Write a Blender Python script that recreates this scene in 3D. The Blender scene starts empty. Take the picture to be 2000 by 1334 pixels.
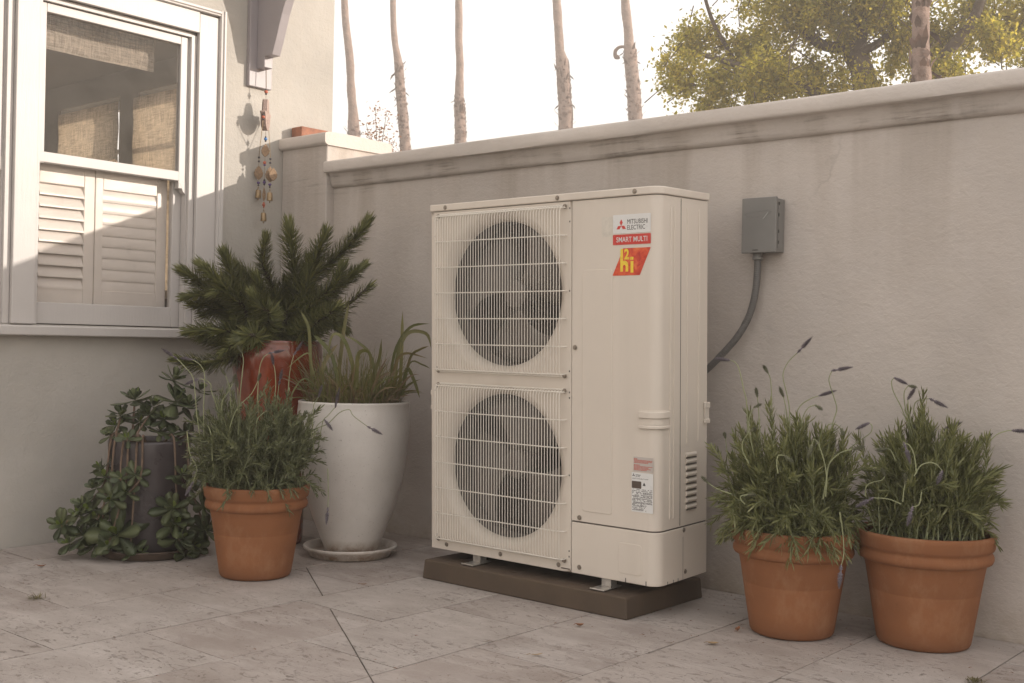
import bpy, bmesh, math, random, json
import numpy as np
from mathutils import Vector, Matrix, noise
R = math.radians
scene = bpy.context.scene
COL = scene.collection
random.seed(7)

# ---------------------------------------------------------------- camera
cam_d = bpy.data.cameras.new('camera')
cam = bpy.data.objects.new('camera', cam_d)
COL.objects.link(cam)
cam_d.lens = 39.966
cam_d.sensor_width = 36.0
cam_d.clip_end = 400.0
cam_d.clip_start = 0.05
cam.matrix_world = Matrix(((0.76245, -0.01428, 0.64689, 4.791),
                           (0.64673, -0.01443, -0.76259, -3.807),
                           (0.02022, 0.99979, -0.00177, 0.920),
                           (0, 0, 0, 1)))
scene.camera = cam

# ---------------------------------------------------------------- sky, sun, exposure
SUN = Vector((0.8127, 0.5364, 0.2274)).normalized()
world = bpy.data.worlds.new('World')
scene.world = world
world.use_nodes = True
wn = world.node_tree
wn.nodes.clear()
w_out = wn.nodes.new('ShaderNodeOutputWorld')
w_bg = wn.nodes.new('ShaderNodeBackground')
w_sky = wn.nodes.new('ShaderNodeTexSky')
w_sky.sky_type = 'NISHITA'
w_sky.sun_disc = False
w_sky.sun_elevation = math.asin(SUN.z)
w_sky.sun_rotation = math.atan2(SUN.x, SUN.y)
w_sky.air_density = 1.0
w_sky.dust_density = 0.4
w_sky.ozone_density = 1.0
w_mix = wn.nodes.new('ShaderNodeMix')
w_mix.data_type = 'RGBA'
w_mix.blend_type = 'MULTIPLY'
w_mix.inputs[0].default_value = 1.0
w_mix.inputs[7].default_value = (1.0, 0.90, 0.78, 1)      # a warm evening sky
wn.links.new(w_sky.outputs[0], w_mix.inputs[6])
w_veil = wn.nodes.new('ShaderNodeMix')                    # even white veil added to the sky to brighten the shade
w_veil.data_type = 'RGBA'
w_veil.inputs[0].default_value = 0.62
w_veil.inputs[7].default_value = (6.5, 6.0, 5.65, 1)
wn.links.new(w_mix.outputs[2], w_veil.inputs[6])
wn.links.new(w_veil.outputs[2], w_bg.inputs[0])
w_bg.inputs[1].default_value = 0.15
wn.links.new(w_bg.outputs[0], w_out.inputs[0])

sun_d = bpy.data.lights.new('sun', 'SUN')
sun_d.energy = 3.3
sun_d.angle = R(0.55)
sun_d.color = (1.0, 0.90, 0.79)
sun = bpy.data.objects.new('sun', sun_d)
sun.rotation_euler = SUN.to_track_quat('Z', 'Y').to_euler()
sun.location = (12, 8, 6)
COL.objects.link(sun)

scene.view_settings.view_transform = 'Standard'
scene.view_settings.look = 'None'
scene.view_settings.gamma = 1.0
scene.view_settings.exposure = 0.98
scene.view_settings.use_curve_mapping = False
scene.cycles.max_bounces = 8
scene.cycles.diffuse_bounces = 5
scene.cycles.transparent_max_bounces = 12
scene.cycles.use_denoising = True

# ---------------------------------------------------------------- object helpers
def tag(o, label=None, cat=None, group=None, kind=None):
    if label: o['label'] = label
    if cat: o['category'] = cat
    if group: o['group'] = group
    if kind: o['kind'] = kind
    return o

def thing(name, loc, label, cat, group=None):
    o = bpy.data.objects.new(name, None)
    o.location = loc
    o.empty_display_size = 0.1
    COL.objects.link(o)
    o['org'] = 1
    return tag(o, label, cat, group)

ORG = {}
def origin_of(o):
    v = Vector((0, 0, 0))
    while o is not None:
        v += o.location
        o = o.parent
    return v

class MB:
    """collects geometry (world or local coordinates) for one mesh object"""
    def __init__(self):
        self.v = []; self.f = []; self.m = []; self.mi = 0
    def add(self, vs, fs):
        n = len(self.v)
        self.v.extend([tuple(p) for p in vs])
        self.f.extend([tuple(i + n for i in f) for f in fs])
        self.m.extend([self.mi] * len(fs))
        return self
    def box(self, x0, x1, y0, y1, z0, z1):
        vs = [(x, y, z) for z in (z0, z1) for y in (y0, y1) for x in (x0, x1)]
        fs = [(0, 2, 3, 1), (4, 5, 7, 6), (0, 1, 5, 4), (1, 3, 7, 5), (3, 2, 6, 7), (2, 0, 4, 6)]
        return self.add(vs, fs)
    def tube(self, pts, rad, n=8, cap=True):
        pts = [Vector(p) for p in pts]
        k = len(pts)
        if not hasattr(rad, '__len__'): rad = [rad] * k
        t0 = (pts[1] - pts[0]).normalized()
        up = Vector((0, 0, 1)) if abs(t0.z) < 0.9 else Vector((1, 0, 0))
        a = t0.cross(up).normalized()
        vs = []
        for i in range(k):
            t = (pts[min(i + 1, k - 1)] - pts[max(i - 1, 0)]).normalized()
            a = (a - t * a.dot(t)).normalized()
            b = t.cross(a)
            for j in range(n):
                w = 2 * math.pi * j / n
                vs.append(pts[i] + (a * math.cos(w) + b * math.sin(w)) * rad[i])
        fs = []
        for i in range(k - 1):
            for j in range(n):
                j2 = (j + 1) % n
                fs.append((i * n + j, i * n + j2, (i + 1) * n + j2, (i + 1) * n + j))
        if cap:
            fs.append(tuple(range(n - 1, -1, -1)))
            fs.append(tuple((k - 1) * n + j for j in range(n)))
        return self.add(vs, fs)
    def lathe(self, prof, c=(0, 0, 0), n=64, wob=0.0):
        vs = []; fs = []
        k = len(prof)
        for i, (r, z) in enumerate(prof):
            for j in range(n):
                w = 2 * math.pi * j / n
                rr = r * (1 + wob * math.sin(2 * w + z * 9))
                vs.append((c[0] + rr * math.cos(w), c[1] + rr * math.sin(w), c[2] + z))
        for i in range(k - 1):
            for j in range(n):
                j2 = (j + 1) % n
                fs.append((i * n + j, i * n + j2, (i + 1) * n + j2, (i + 1) * n + j))
        fs.append(tuple(range(n - 1, -1, -1)))
        fs.append(tuple((k - 1) * n + j for j in range(n)))
        return self.add(vs, fs)
    def extrude(self, poly, z0, z1, axis='z'):
        """poly: 2-D outline; extruded along axis"""
        n = len(poly)
        def P(u, v, w):
            return (u, v, w) if axis == 'z' else ((w, u, v) if axis == 'x' else (u, w, v))
        vs = [P(u, v, z0) for u, v in poly] + [P(u, v, z1) for u, v in poly]
        fs = [(i, (i + 1) % n, n + (i + 1) % n, n + i) for i in range(n)]
        fs.append(tuple(range(n - 1, -1, -1)))
        fs.append(tuple(range(n, 2 * n)))
        return self.add(vs, fs)
    def grid(self, fn, nu, nv, closed=False):
        vs = [fn(i / (nu - 1), j / (nv - 1)) for i in range(nu) for j in range(nv)]
        fs = [(i * nv + j, (i + 1) * nv + j, (i + 1) * nv + j + 1, i * nv + j + 1) for i in range(nu - 1) for j in range(nv - 1)]
        return self.add(vs, fs)
    def blade(self, base, d, nrm, length, width, curl=0.0, seg=3, fold=0.0, prof=None):
        """a leaf blade: base point, direction, face normal"""
        d = Vector(d).normalized(); nrm = Vector(nrm)
        s = d.cross(nrm)
        if s.length < 1e-4: s = d.cross(Vector((0.3, 0.5, 0.8)))
        s.normalize(); nn = s.cross(d).normalized()
        p = Vector(base); vs = []; step = length / seg
        for i in range(seg + 1):
            t = i / seg
            w = (prof(t) if prof else math.sin(math.pi * min(1, 0.12 + t * 0.88)) ** 0.6) * width * 0.5
            vs.append(p - s * w + nn * fold * w); vs.append(p + s * w + nn * fold * w)
            p = p + d * step
            d = (Matrix.Rotation(-curl / seg, 3, s) @ d).normalized()
            nn = s.cross(d)
        fs = [(2 * i, 2 * i + 1, 2 * i + 3, 2 * i + 2) for i in range(seg)]
        return self.add(vs, fs)
    def mesh(self, name, mats, smooth=False, off=(0, 0, 0)):
        me = bpy.data.meshes.new(name)
        ox, oy, oz = off
        me.from_pydata([(x - ox, y - oy, z - oz) for x, y, z in self.v], [], self.f)
        if not isinstance(mats, (list, tuple)): mats = [mats]
        for m in mats: me.materials.append(m)
        if len(mats) > 1: me.polygons.foreach_set('material_index', self.m)
        if smooth: me.polygons.foreach_set('use_smooth', [True] * len(me.polygons))
        me.update()
        return me
    def build(self, name, mats, parent=None, smooth=False, bevel=0, bseg=2, label=None, cat=None, group=None, kind=None, local=False, fix=False, angle=40):
        off = (0, 0, 0)
        if not local:
            off = origin_of(parent) if parent is not None else Vector((0, 0, 0))
        if parent is None and not local and self.v:      # own origin at the base of the thing
            a = np.array(self.v)
            off = Vector((float((a[:, 0].min() + a[:, 0].max()) / 2), float((a[:, 1].min() + a[:, 1].max()) / 2), float(a[:, 2].min())))
        me = self.mesh(name, mats, smooth, off)
        if fix or bevel:
            bm = bmesh.new(); bm.from_mesh(me)
            if fix: bmesh.ops.remove_doubles(bm, verts=bm.verts, dist=1e-5)
            bmesh.ops.recalc_face_normals(bm, faces=bm.faces)
            bm.to_mesh(me); bm.free()
        o = bpy.data.objects.new(name, me)
        if parent is None: o.location = off
        else: o.parent = parent
        COL.objects.link(o)
        if bevel:
            b = o.modifiers.new('bevel', 'BEVEL'); b.width = bevel; b.segments = bseg
            b.limit_method = 'ANGLE'; b.angle_limit = R(angle); b.harden_normals = False
        if smooth and angle:
            try: me.set_sharp_from_angle(angle=R(angle))
            except Exception: pass
        return tag(o, label, cat, group, kind)

# ---------------------------------------------------------------- material helpers
class NT:
    def __init__(self, name):
        self.m = bpy.data.materials.new(name); self.m.use_nodes = True
        self.t = self.m.node_tree; self.t.nodes.clear()
        self.out = self.t.nodes.new('ShaderNodeOutputMaterial')
        self.b = self.t.nodes.new('ShaderNodeBsdfPrincipled')
        self.t.links.new(self.b.outputs[0], self.out.inputs[0])
    def n(self, typ, **kw):
        nd = self.t.nodes.new(typ)
        for k, v in kw.items():
            if k.startswith('i_'):
                key = k[2:]
                key = int(key) if key.isdigit() else key.replace('_', ' ')
                nd.inputs[key].default_value = v
            else: setattr(nd, k, v)
        return nd
    def l(self, a, b): self.t.links.new(a, b)
    def coord(self, kind='Object', scale=(1, 1, 1), rot=(0, 0, 0)):
        if kind == 'World':
            g = self.n('ShaderNodeNewGeometry').outputs['Position']
        else:
            g = self.n('ShaderNodeTexCoord').outputs[kind]
        mp = self.n('ShaderNodeMapping'); mp.inputs['Scale'].default_value = scale; mp.inputs['Rotation'].default_value = rot
        self.l(g, mp.inputs[0]); return mp.outputs[0]
    def noise(self, co, scale, detail=4, rough=0.6, dist=0.0):
        nd = self.n('ShaderNodeTexNoise'); nd.inputs['Scale'].default_value = scale
        nd.inputs['Detail'].default_value = detail; nd.inputs['Roughness'].default_value = rough
        nd.inputs['Distortion'].default_value = dist
        self.l(co, nd.inputs['Vector']); return nd.outputs['Fac']
    def ramp(self, fac, stops, interp='LINEAR'):
        nd = self.n('ShaderNodeValToRGB'); nd.color_ramp.interpolation = interp
        cr = nd.color_ramp
        while len(cr.elements) < len(stops): cr.elements.new(0.5)
        for e, (p, c) in zip(cr.elements, stops):
            e.position = p; e.color = (c, c, c, 1) if not hasattr(c, '__len__') else (*c[:3], 1)
        self.l(fac, nd.inputs[0]); return nd.outputs[0]
    def mix(self, fac, a, b, mode='MIX'):
        nd = self.n('ShaderNodeMix', data_type='RGBA', blend_type=mode)
        for s, i in ((fac, 0), (a, 6), (b, 7)):
            if hasattr(s, 'is_output'): self.l(s, nd.inputs[i])
            elif i == 0: nd.inputs[0].default_value = s
            else: nd.inputs[i].default_value = (*s[:3], 1) if hasattr(s, '__len__') else (s, s, s, 1)
        return nd.outputs[2]
    def math(self, op, a, b=0.0, clamp=False):
        nd = self.n('ShaderNodeMath', operation=op, use_clamp=clamp)
        for s, i in ((a, 0), (b, 1)):
            if hasattr(s, 'is_output'): self.l(s, nd.inputs[i])
            else: nd.inputs[i].default_value = s
        return nd.outputs[0]
    def bump(self, h, strength=0.3, dist=0.01, prev=None):
        nd = self.n('ShaderNodeBump'); nd.inputs['Strength'].default_value = strength; nd.inputs['Distance'].default_value = dist
        self.l(h, nd.inputs['Height'])
        if prev is not None: self.l(prev, nd.inputs['Normal'])
        return nd.outputs[0]
    def base(self, c):
        if hasattr(c, 'is_output'): self.l(c, self.b.inputs['Base Color'])
        else: self.b.inputs['Base Color'].default_value = (*c[:3], 1)
    def set(self, **kw):
        for k, v in kw.items():
            key = k.replace('_', ' ')
            if hasattr(v, 'is_output'): self.l(v, self.b.inputs[key])
            else: self.b.inputs[key].default_value = v

def simple(name, col, rough=0.6, metal=0.0, var=0.12, vscale=8, bump=0.0, bscale=60, bdist=0.002, co='Object', rvar=0.1):
    t = NT(name); c = t.coord(co)
    n1 = t.noise(c, vscale, 5)
    lo = tuple(x * (1 - var) for x in col); hi = tuple(min(1, x * (1 + var)) for x in col)
    t.base(t.ramp(n1, [(0.3, lo), (0.7, hi)]))
    t.set(Roughness=t.ramp(n1, [(0.3, max(0, rough - rvar)), (0.7, min(1, rough + rvar))]), Metallic=metal)
    if bump: t.set(Normal=t.bump(t.noise(c, bscale, 4), bump, bdist))
    return t.m

def leaf_mat(name, cols, trans=0.35, rough=0.5, scale=14, coord='Object', vein=None):
    """foliage: colour varies leaf by leaf, thin translucency"""
    t = NT(name); c = t.coord(coord)
    isl = t.n('ShaderNodeNewGeometry').outputs['Random Per Island']
    oi = t.n('ShaderNodeObjectInfo').outputs['Random']
    r = t.math('FRACT', t.math('ADD', isl, t.math('MULTIPLY', oi, 3.7)))
    nz = t.noise(c, scale, 3)
    f = t.math('ADD', t.math('MULTIPLY', r, 0.6), t.math('MULTIPLY', nz, 0.4), True)
    k = len(cols)
    col = t.ramp(f, [(0.12 + 0.76 * i / (k - 1), cols[i]) for i in range(k)])
    t.base(col); t.set(Roughness=rough, Specular_IOR_Level=0.35)
    tr = t.n('ShaderNodeBsdfTranslucent')
    t.l(t.mix(1.0, col, (1.5, 1.45, 0.7), 'MULTIPLY'), tr.inputs[0])
    ms = t.n('ShaderNodeMixShader'); ms.inputs[0].default_value = trans
    t.l(t.b.outputs[0], ms.inputs[1]); t.l(tr.outputs[0], ms.inputs[2])
    t.l(ms.outputs[0], t.out.inputs[0])
    return t.m

# ---------------------------------------------------------------- materials
def stucco(name, col, stain=True, z0=1.69, rough=0.85, fine=1.0, crack=True):
    t = NT(name); c = t.coord('World')
    big = t.noise(c, 1.1, 5, 0.62); mid = t.noise(c, 7, 5, 0.65); fn = t.noise(c, 55, 4, 0.7)
    lo = tuple(x * 0.80 for x in col); hi = tuple(min(1, x * 1.12) for x in col)
    cc = t.ramp(big, [(0.3, lo), (0.7, hi)])
    cc = t.mix(t.ramp(mid, [(0.35, 0.0), (0.75, 0.5)]), cc, tuple(x * 0.93 for x in (col[0] * 1.0, col[1] * 0.98, col[2] * 0.94)))
    cc = t.mix(t.ramp(fn, [(0.25, 0.25), (0.42, 0.0)]), cc, tuple(x * 0.72 for x in col))
    if stain:   # rain streaks running down from the moulding, dirt under the ledges
        sc = t.coord('World', (5.5, 5.5, 0.35)); st = t.noise(sc, 1.0, 6, 0.6, 0.4)
        sep = t.n('ShaderNodeSeparateXYZ'); t.l(t.n('ShaderNodeNewGeometry').outputs['Position'], sep.inputs[0])
        mr = t.n('ShaderNodeMapRange'); mr.inputs[1].default_value = z0 - 0.75; mr.inputs[2].default_value = z0 - 0.02
        t.l(sep.outputs[2], mr.inputs[0])
        mk = t.math('MULTIPLY', t.math('POWER', mr.outputs[0], 1.4), t.ramp(st, [(0.45, 0.0), (0.70, 0.5)]))
        cc = t.mix(mk, cc, tuple(x * y for x, y in zip(col, (0.58, 0.53, 0.47))))
        m2 = t.n('ShaderNodeMapRange'); m2.inputs[1].default_value = 0.16; m2.inputs[2].default_value = 0.0
        t.l(sep.outputs[2], m2.inputs[0])
        mk2 = t.math('MULTIPLY', m2.outputs[0], t.ramp(mid, [(0.3, 0.1), (0.6, 0.75)]))
        cc = t.mix(mk2, cc, tuple(x * y for x, y in zip(col, (0.62, 0.55, 0.46))))
        # black mould in the horizontal lines of the moulding
        hc = t.coord('World', (3.0, 3.0, 60)); hn = t.noise(hc, 1.0, 5, 0.7)
        m3 = t.n('ShaderNodeMapRange'); m3.inputs[1].default_value = z0 - 0.05; m3.inputs[2].default_value = z0 + 0.01
        t.l(sep.outputs[2], m3.inputs[0])
        m4 = t.n('ShaderNodeMapRange'); m4.inputs[1].default_value = z0 + 0.085; m4.inputs[2].default_value = z0 + 0.06
        t.l(sep.outputs[2], m4.inputs[0])
        mk3 = t.math('MULTIPLY', t.math('MULTIPLY', m3.outputs[0], m4.outputs[0]), t.math('MULTIPLY', t.ramp(hn, [(0.5, 0.0), (0.72, 0.8)]), t.ramp(st, [(0.4, 0.0), (0.6, 1.0)])))
        cc = t.mix(mk3, cc, (0.1, 0.085, 0.07))
    if crack:
        vo = t.n('ShaderNodeTexVoronoi', feature='DISTANCE_TO_EDGE'); vo.inputs['Scale'].default_value = 0.9
        wc = t.mix(0.12, c, t.n('ShaderNodeTexNoise').outputs['Color'])
        nz = t.n('ShaderNodeTexNoise'); nz.inputs['Scale'].default_value = 5; nz.inputs['Detail'].default_value = 6; t.l(c, nz.inputs['Vector'])
        t.l(t.mix(0.16, c, nz.outputs['Color']), vo.inputs['Vector'])
        ck = t.ramp(vo.outputs['Distance'], [(0.0, 1.0), (0.0028, 0.0)])
        ck = t.math('MULTIPLY', ck, t.ramp(big, [(0.56, 0.0), (0.66, 0.3)]))
        cc = t.mix(ck, cc, tuple(x * 0.5 for x in col))
    t.base(cc); t.set(Roughness=rough, Specular_IOR_Level=0.25)
    b = t.bump(t.noise(t.coord('World', (1, 1, 2.4)), 16, 5, 0.7, 0.8), 0.35, 0.006 * fine, t.bump(mid, 0.4, 0.014 * fine))
    b = t.bump(fn, 0.5, 0.005 * fine, b)
    b = t.bump(t.noise(c, 240, 3), 0.3, 0.0015, b)
    t.set(Normal=b)
    return t.m

M = {}
M['wall'] = stucco('wall_stucco', (0.54, 0.492, 0.455))
M['cap'] = stucco('cap_plaster', (0.60, 0.55, 0.51), stain=False, crack=False, fine=0.8)
M['house'] = stucco('house_stucco', (0.45, 0.425, 0.39), stain=False)
def paint(name, col, rough=0.45):
    t = NT(name); c = t.coord('World')
    n1 = t.noise(c, 6, 5); n2 = t.noise(t.coord('World', (30, 30, 3)), 3, 5)
    cc = t.ramp(n1, [(0.3, tuple(x * 0.93 for x in col)), (0.7, col)])
    chips = t.ramp(t.noise(c, 38, 6, 0.75), [(0.70, 0.0), (0.73, 0.8)])
    cc = t.mix(chips, cc, tuple(x * 0.62 for x in col))
    t.base(cc); t.set(Roughness=rough)
    t.set(Normal=t.bump(t.noise(c, 130, 3), 0.25, 0.0015, t.bump(n2, 0.25, 0.003)))
    return t.m
M['trim'] = paint('white_trim_paint', (0.52, 0.49, 0.47))
M['shutter'] = simple('shutter_paint', (0.80, 0.755, 0.72), 0.35, var=0.03)
M['corbel'] = paint('mauve_grey_paint', (0.33, 0.30, 0.31))
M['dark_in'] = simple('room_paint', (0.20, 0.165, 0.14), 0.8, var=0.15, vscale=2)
def enamel(name, col):
    t = NT(name); c = t.coord('Object')
    a = t.noise(t.coord('Object', (9, 9, 0.8)), 1.0, 5, 0.6); b2 = t.noise(c, 2.5, 4); d = t.noise(c, 90, 4, 0.8)
    cc = t.ramp(b2, [(0.3, tuple(x * 0.965 for x in col)), (0.7, col)])
    cc = t.mix(t.ramp(a, [(0.5, 0.0), (0.8, 0.28)]), cc, tuple(x * 0.72 for x in col))
    cc = t.mix(t.ramp(d, [(0.68, 0.0), (0.76, 0.5)]), cc, (0.30, 0.24, 0.18))
    t.base(cc); t.set(Roughness=t.ramp(b2, [(0.3, 0.33), (0.7, 0.46)]))
    t.set(Normal=t.bump(t.noise(c, 400, 3), 0.12, 0.0006, t.bump(t.noise(c, 2.0, 2), 0.10, 0.01)))
    return t.m
M['ivory'] = enamel('ivory_enamel', (0.68, 0.615, 0.54))
M['ivory2'] = simple('ivory_wire', (0.76, 0.72, 0.65), 0.35, var=0.02)
M['galv'] = simple('galvanised_steel', (0.55, 0.53, 0.5), 0.35, 0.8, var=0.25, vscale=40)
M['screw'] = simple('screw_steel', (0.30, 0.26, 0.22), 0.4, 0.7, var=0.2, vscale=200)
M['black'] = simple('black_plastic', (0.03, 0.028, 0.026), 0.6)
M['fan'] = simple('fan_plastic', (0.125, 0.11, 0.095), 0.5, var=0.1)
M['coil'] = simple('coil_fins', (0.11, 0.096, 0.08), 0.5, 0.3, var=0.3, vscale=30)
M['inner'] = simple('cabinet_inside', (0.12, 0.105, 0.09), 0.6)
M['pad'] = simple('pad_plastic', (0.078, 0.054, 0.036), 0.75, var=0.25, vscale=6, bump=0.3, bscale=260, bdist=0.0012, co='World')
M['grey'] = simple('grey_enamel', (0.20, 0.195, 0.185), 0.42, var=0.08, vscale=6)
M['conduit'] = simple('grey_pvc', (0.12, 0.115, 0.11), 0.5, var=0.12)
M['sticker_white'] = simple('sticker_white', (0.72, 0.72, 0.71), 0.3, var=0.02)
M['sticker_red'] = simple('sticker_red', (0.58, 0.045, 0.035), 0.3, var=0.04)
M['sticker_pink'] = simple('sticker_pale', (0.50, 0.46, 0.43), 0.4, var=0.03)
M['ink_red'] = simple('ink_red', (0.50, 0.12, 0.09), 0.5, var=0.05)
M['ink'] = simple('ink_black', (0.03, 0.025, 0.025), 0.5, var=0.05)
M['ink_brown'] = simple('ink_brown', (0.09, 0.065, 0.05), 0.5, var=0.05)
def flame(name, a, b, c3, sc=30):
    t = NT(name); c = t.coord('Object'); n = t.noise(c, sc, 4, 0.6, 0.8)
    t.base(t.ramp(n, [(0.3, a), (0.5, b), (0.72, c3)])); t.set(Roughness=0.35); return t.m
M['flame'] = flame('flame_print', (0.45, 0.02, 0.012), (0.66, 0.07, 0.025), (0.78, 0.22, 0.06))
M['yellow'] = flame('yellow_print', (0.85, 0.55, 0.03), (0.86, 0.65, 0.05), (0.62, 0.38, 0.03))
def terracotta(name, col):
    t = NT(name); c = t.coord('Object')
    n1 = t.noise(c, 4, 6, 0.6); n2 = t.noise(c, 26, 5, 0.7)
    cc = t.ramp(n1, [(0.28, tuple(x * 0.82 for x in col)), (0.72, tuple(x * 1.12 for x in col))])
    salt = t.ramp(t.noise(t.coord('Object', (1, 1, 0.5)), 9, 7, 0.72), [(0.52, 0.0), (0.75, 0.42)])
    cc = t.mix(salt, cc, (0.42, 0.25, 0.15))
    cc = t.mix(t.ramp(n2, [(0.66, 0.0), (0.74, 0.35)]), cc, tuple(x * 0.55 for x in col))
    sep = t.n('ShaderNodeSeparateXYZ'); t.l(t.n('ShaderNodeTexCoord').outputs['Object'], sep.inputs[0])
    mr = t.n('ShaderNodeMapRange'); mr.inputs[1].default_value = 0.075; mr.inputs[2].default_value = 0.0; t.l(sep.outputs[2], mr.inputs[0])
    cc = t.mix(t.math('MULTIPLY', mr.outputs[0], t.ramp(n1, [(0.35, 0.2), (0.65, 0.9)])), cc, tuple(x * 0.6 for x in col))
    t.base(cc); t.set(Roughness=0.8, Specular_IOR_Level=0.3)
    t.set(Normal=t.bump(t.noise(c, 160, 4), 0.25, 0.0012, t.bump(t.noise(t.coord('Object', (1, 1, 30)), 3, 3), 0.15, 0.002)))
    return t.m
M['terra'] = terracotta('terracotta', (0.255, 0.104, 0.044))
def glaze(name):
    t = NT(name); c = t.coord('Object')
    n1 = t.noise(t.coord('Object', (1, 1, 0.35)), 9, 6, 0.65)
    cc = t.ramp(n1, [(0.25, (0.11, 0.018, 0.007)), (0.5, (0.20, 0.034, 0.011)), (0.72, (0.32, 0.075, 0.022))])
    t.base(cc); t.set(Roughness=0.12, Coat_Weight=0.6, Coat_Roughness=0.06)
    t.set(Normal=t.bump(t.noise(c, 12, 4), 0.12, 0.01)); return t.m
M['glaze'] = glaze('red_glaze')
def ceramic(name):
    t = NT(name); c = t.coord('Object')
    n1 = t.noise(c, 5, 6, 0.6)
    cc = t.ramp(n1, [(0.3, (0.58, 0.545, 0.51)), (0.7, (0.69, 0.655, 0.62))])
    sp = t.ramp(t.noise(c, 95, 3, 0.8), [(0.29, 0.7), (0.36, 0.0)])
    cc = t.mix(sp, cc, (0.2, 0.16, 0.13))
    sp2 = t.ramp(t.noise(c, 34, 6, 0.85), [(0.26, 0.9), (0.285, 0.0)])
    cc = t.mix(sp2, cc, (0.08, 0.06, 0.05))
    sep = t.n('ShaderNodeSeparateXYZ'); t.l(t.n('ShaderNodeTexCoord').outputs['Object'], sep.inputs[0])
    mr = t.n('ShaderNodeMapRange'); mr.inputs[1].default_value = 0.06; mr.inputs[2].default_value = 0.012; t.l(sep.outputs[2], mr.inputs[0])
    rust = t.math('MULTIPLY', mr.outputs[0], t.ramp(t.noise(c, 16, 6, 0.7), [(0.35, 0.15), (0.65, 0.95)]))
    cc = t.mix(rust, cc, (0.22, 0.13, 0.065))
    t.base(cc); t.set(Roughness=0.32)
    t.set(Normal=t.bump(t.noise(c, 60, 4), 0.3, 0.0015, t.bump(n1, 0.2, 0.01))); return t.m
M['ceramic'] = ceramic('speckled_ceramic')
M['dark_pot'] = simple('charcoal_glaze', (0.062, 0.052, 0.054), 0.3, var=0.2, vscale=7, bump=0.15, bscale=50, bdist=0.002)
M['saucer_dark'] = simple('dirty_brown_saucer', (0.09, 0.062, 0.045), 0.7, var=0.35, vscale=20)
M['soil'] = simple('potting_soil', (0.035, 0.025, 0.018), 0.95, var=0.4, vscale=60, bump=0.8, bscale=70, bdist=0.012)
M['brick'] = simple('brick_clay', (0.30, 0.135, 0.085), 0.85, var=0.35, vscale=24, bump=0.6, bscale=90, bdist=0.004)
M['brass'] = simple('aged_brass', (0.30, 0.215, 0.125), 0.42, 0.65, var=0.3, vscale=40)
M['carved'] = simple('carved_metal_leaf', (0.25, 0.165, 0.10), 0.5, 0.4, var=0.35, vscale=120, bump=0.8, bscale=130, bdist=0.002)
M['hamsa'] = simple('embossed_pink_metal', (0.42, 0.31, 0.27), 0.42, 0.25, var=0.4, vscale=150, bump=1.0, bscale=170, bdist=0.003)
M['wood_dark'] = simple('dark_wood', (0.10, 0.06, 0.045), 0.7, var=0.2)
M['bead_red'] = simple('bead_red', (0.42, 0.11, 0.06), 0.3)
M['bead_blue'] = simple('bead_blue', (0.05, 0.17, 0.42), 0.25)
M['bead_violet'] = simple('bead_violet', (0.11, 0.07, 0.2), 0.25)
M['bead_dark'] = simple('bead_dark', (0.05, 0.045, 0.05), 0.35)
M['cord'] = simple('cord_brown', (0.20, 0.14, 0.09), 0.9)
def linen(name, col, tr=0.45):
    t = NT(name)
    a = t.noise(t.coord('Object', (130, 130, 9)), 1.0, 4, 0.65); b = t.noise(t.coord('Object', (9, 9, 130)), 1.0, 4, 0.65)
    f = t.math('ADD', t.math('MULTIPLY', a, 0.5), t.math('MULTIPLY', b, 0.5))
    cc = t.ramp(f, [(0.40, tuple(x * 0.50 for x in col)), (0.60, tuple(min(1, x * 1.1) for x in col))])
    t.base(cc); t.set(Roughness=0.9, Specular_IOR_Level=0.1)
    trn = t.n('ShaderNodeBsdfTranslucent'); t.l(cc, trn.inputs[0])
    ms = t.n('ShaderNodeMixShader'); ms.inputs[0].default_value = tr
    t.l(t.b.outputs[0], ms.inputs[1]); t.l(trn.outputs[0], ms.inputs[2]); t.l(ms.outputs[0], t.out.inputs[0])
    return t.m
M['linen'] = linen('linen', (0.62, 0.54, 0.46))
M['linen_far'] = linen('linen_backlit', (0.66, 0.52, 0.36), 0.6)
def glass(name):
    t = NT(name); t.t.nodes.remove(t.b)
    tr = t.n('ShaderNodeBsdfTransparent'); tr.inputs[0].default_value = (0.96, 0.95, 0.94, 1)
    gl = t.n('ShaderNodeBsdfGlossy'); gl.inputs['Roughness'].default_value = 0.012
    df = t.n('ShaderNodeBsdfDiffuse'); df.inputs[0].default_value = (0.6, 0.56, 0.52, 1)
    fr = t.n('ShaderNodeFresnel'); fr.inputs[0].default_value = 1.5
    c = t.coord('World')
    du = t.n('ShaderNodeMixShader'); t.l(t.ramp(t.noise(c, 3, 6, 0.65), [(0.3, 0.01), (0.7, 0.06)]), du.inputs[0])   # dust film
    t.l(tr.outputs[0], du.inputs[1]); t.l(df.outputs[0], du.inputs[2])
    m = t.n('ShaderNodeMixShader'); t.l(t.math('MULTIPLY', fr.outputs[0], 0.38, True), m.inputs[0])
    t.l(du.outputs[0], m.inputs[1]); t.l(gl.outputs[0], m.inputs[2]); t.l(m.outputs[0], t.out.inputs[0])
    
    return t.m
M['glass'] = glass('window_glass')
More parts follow.
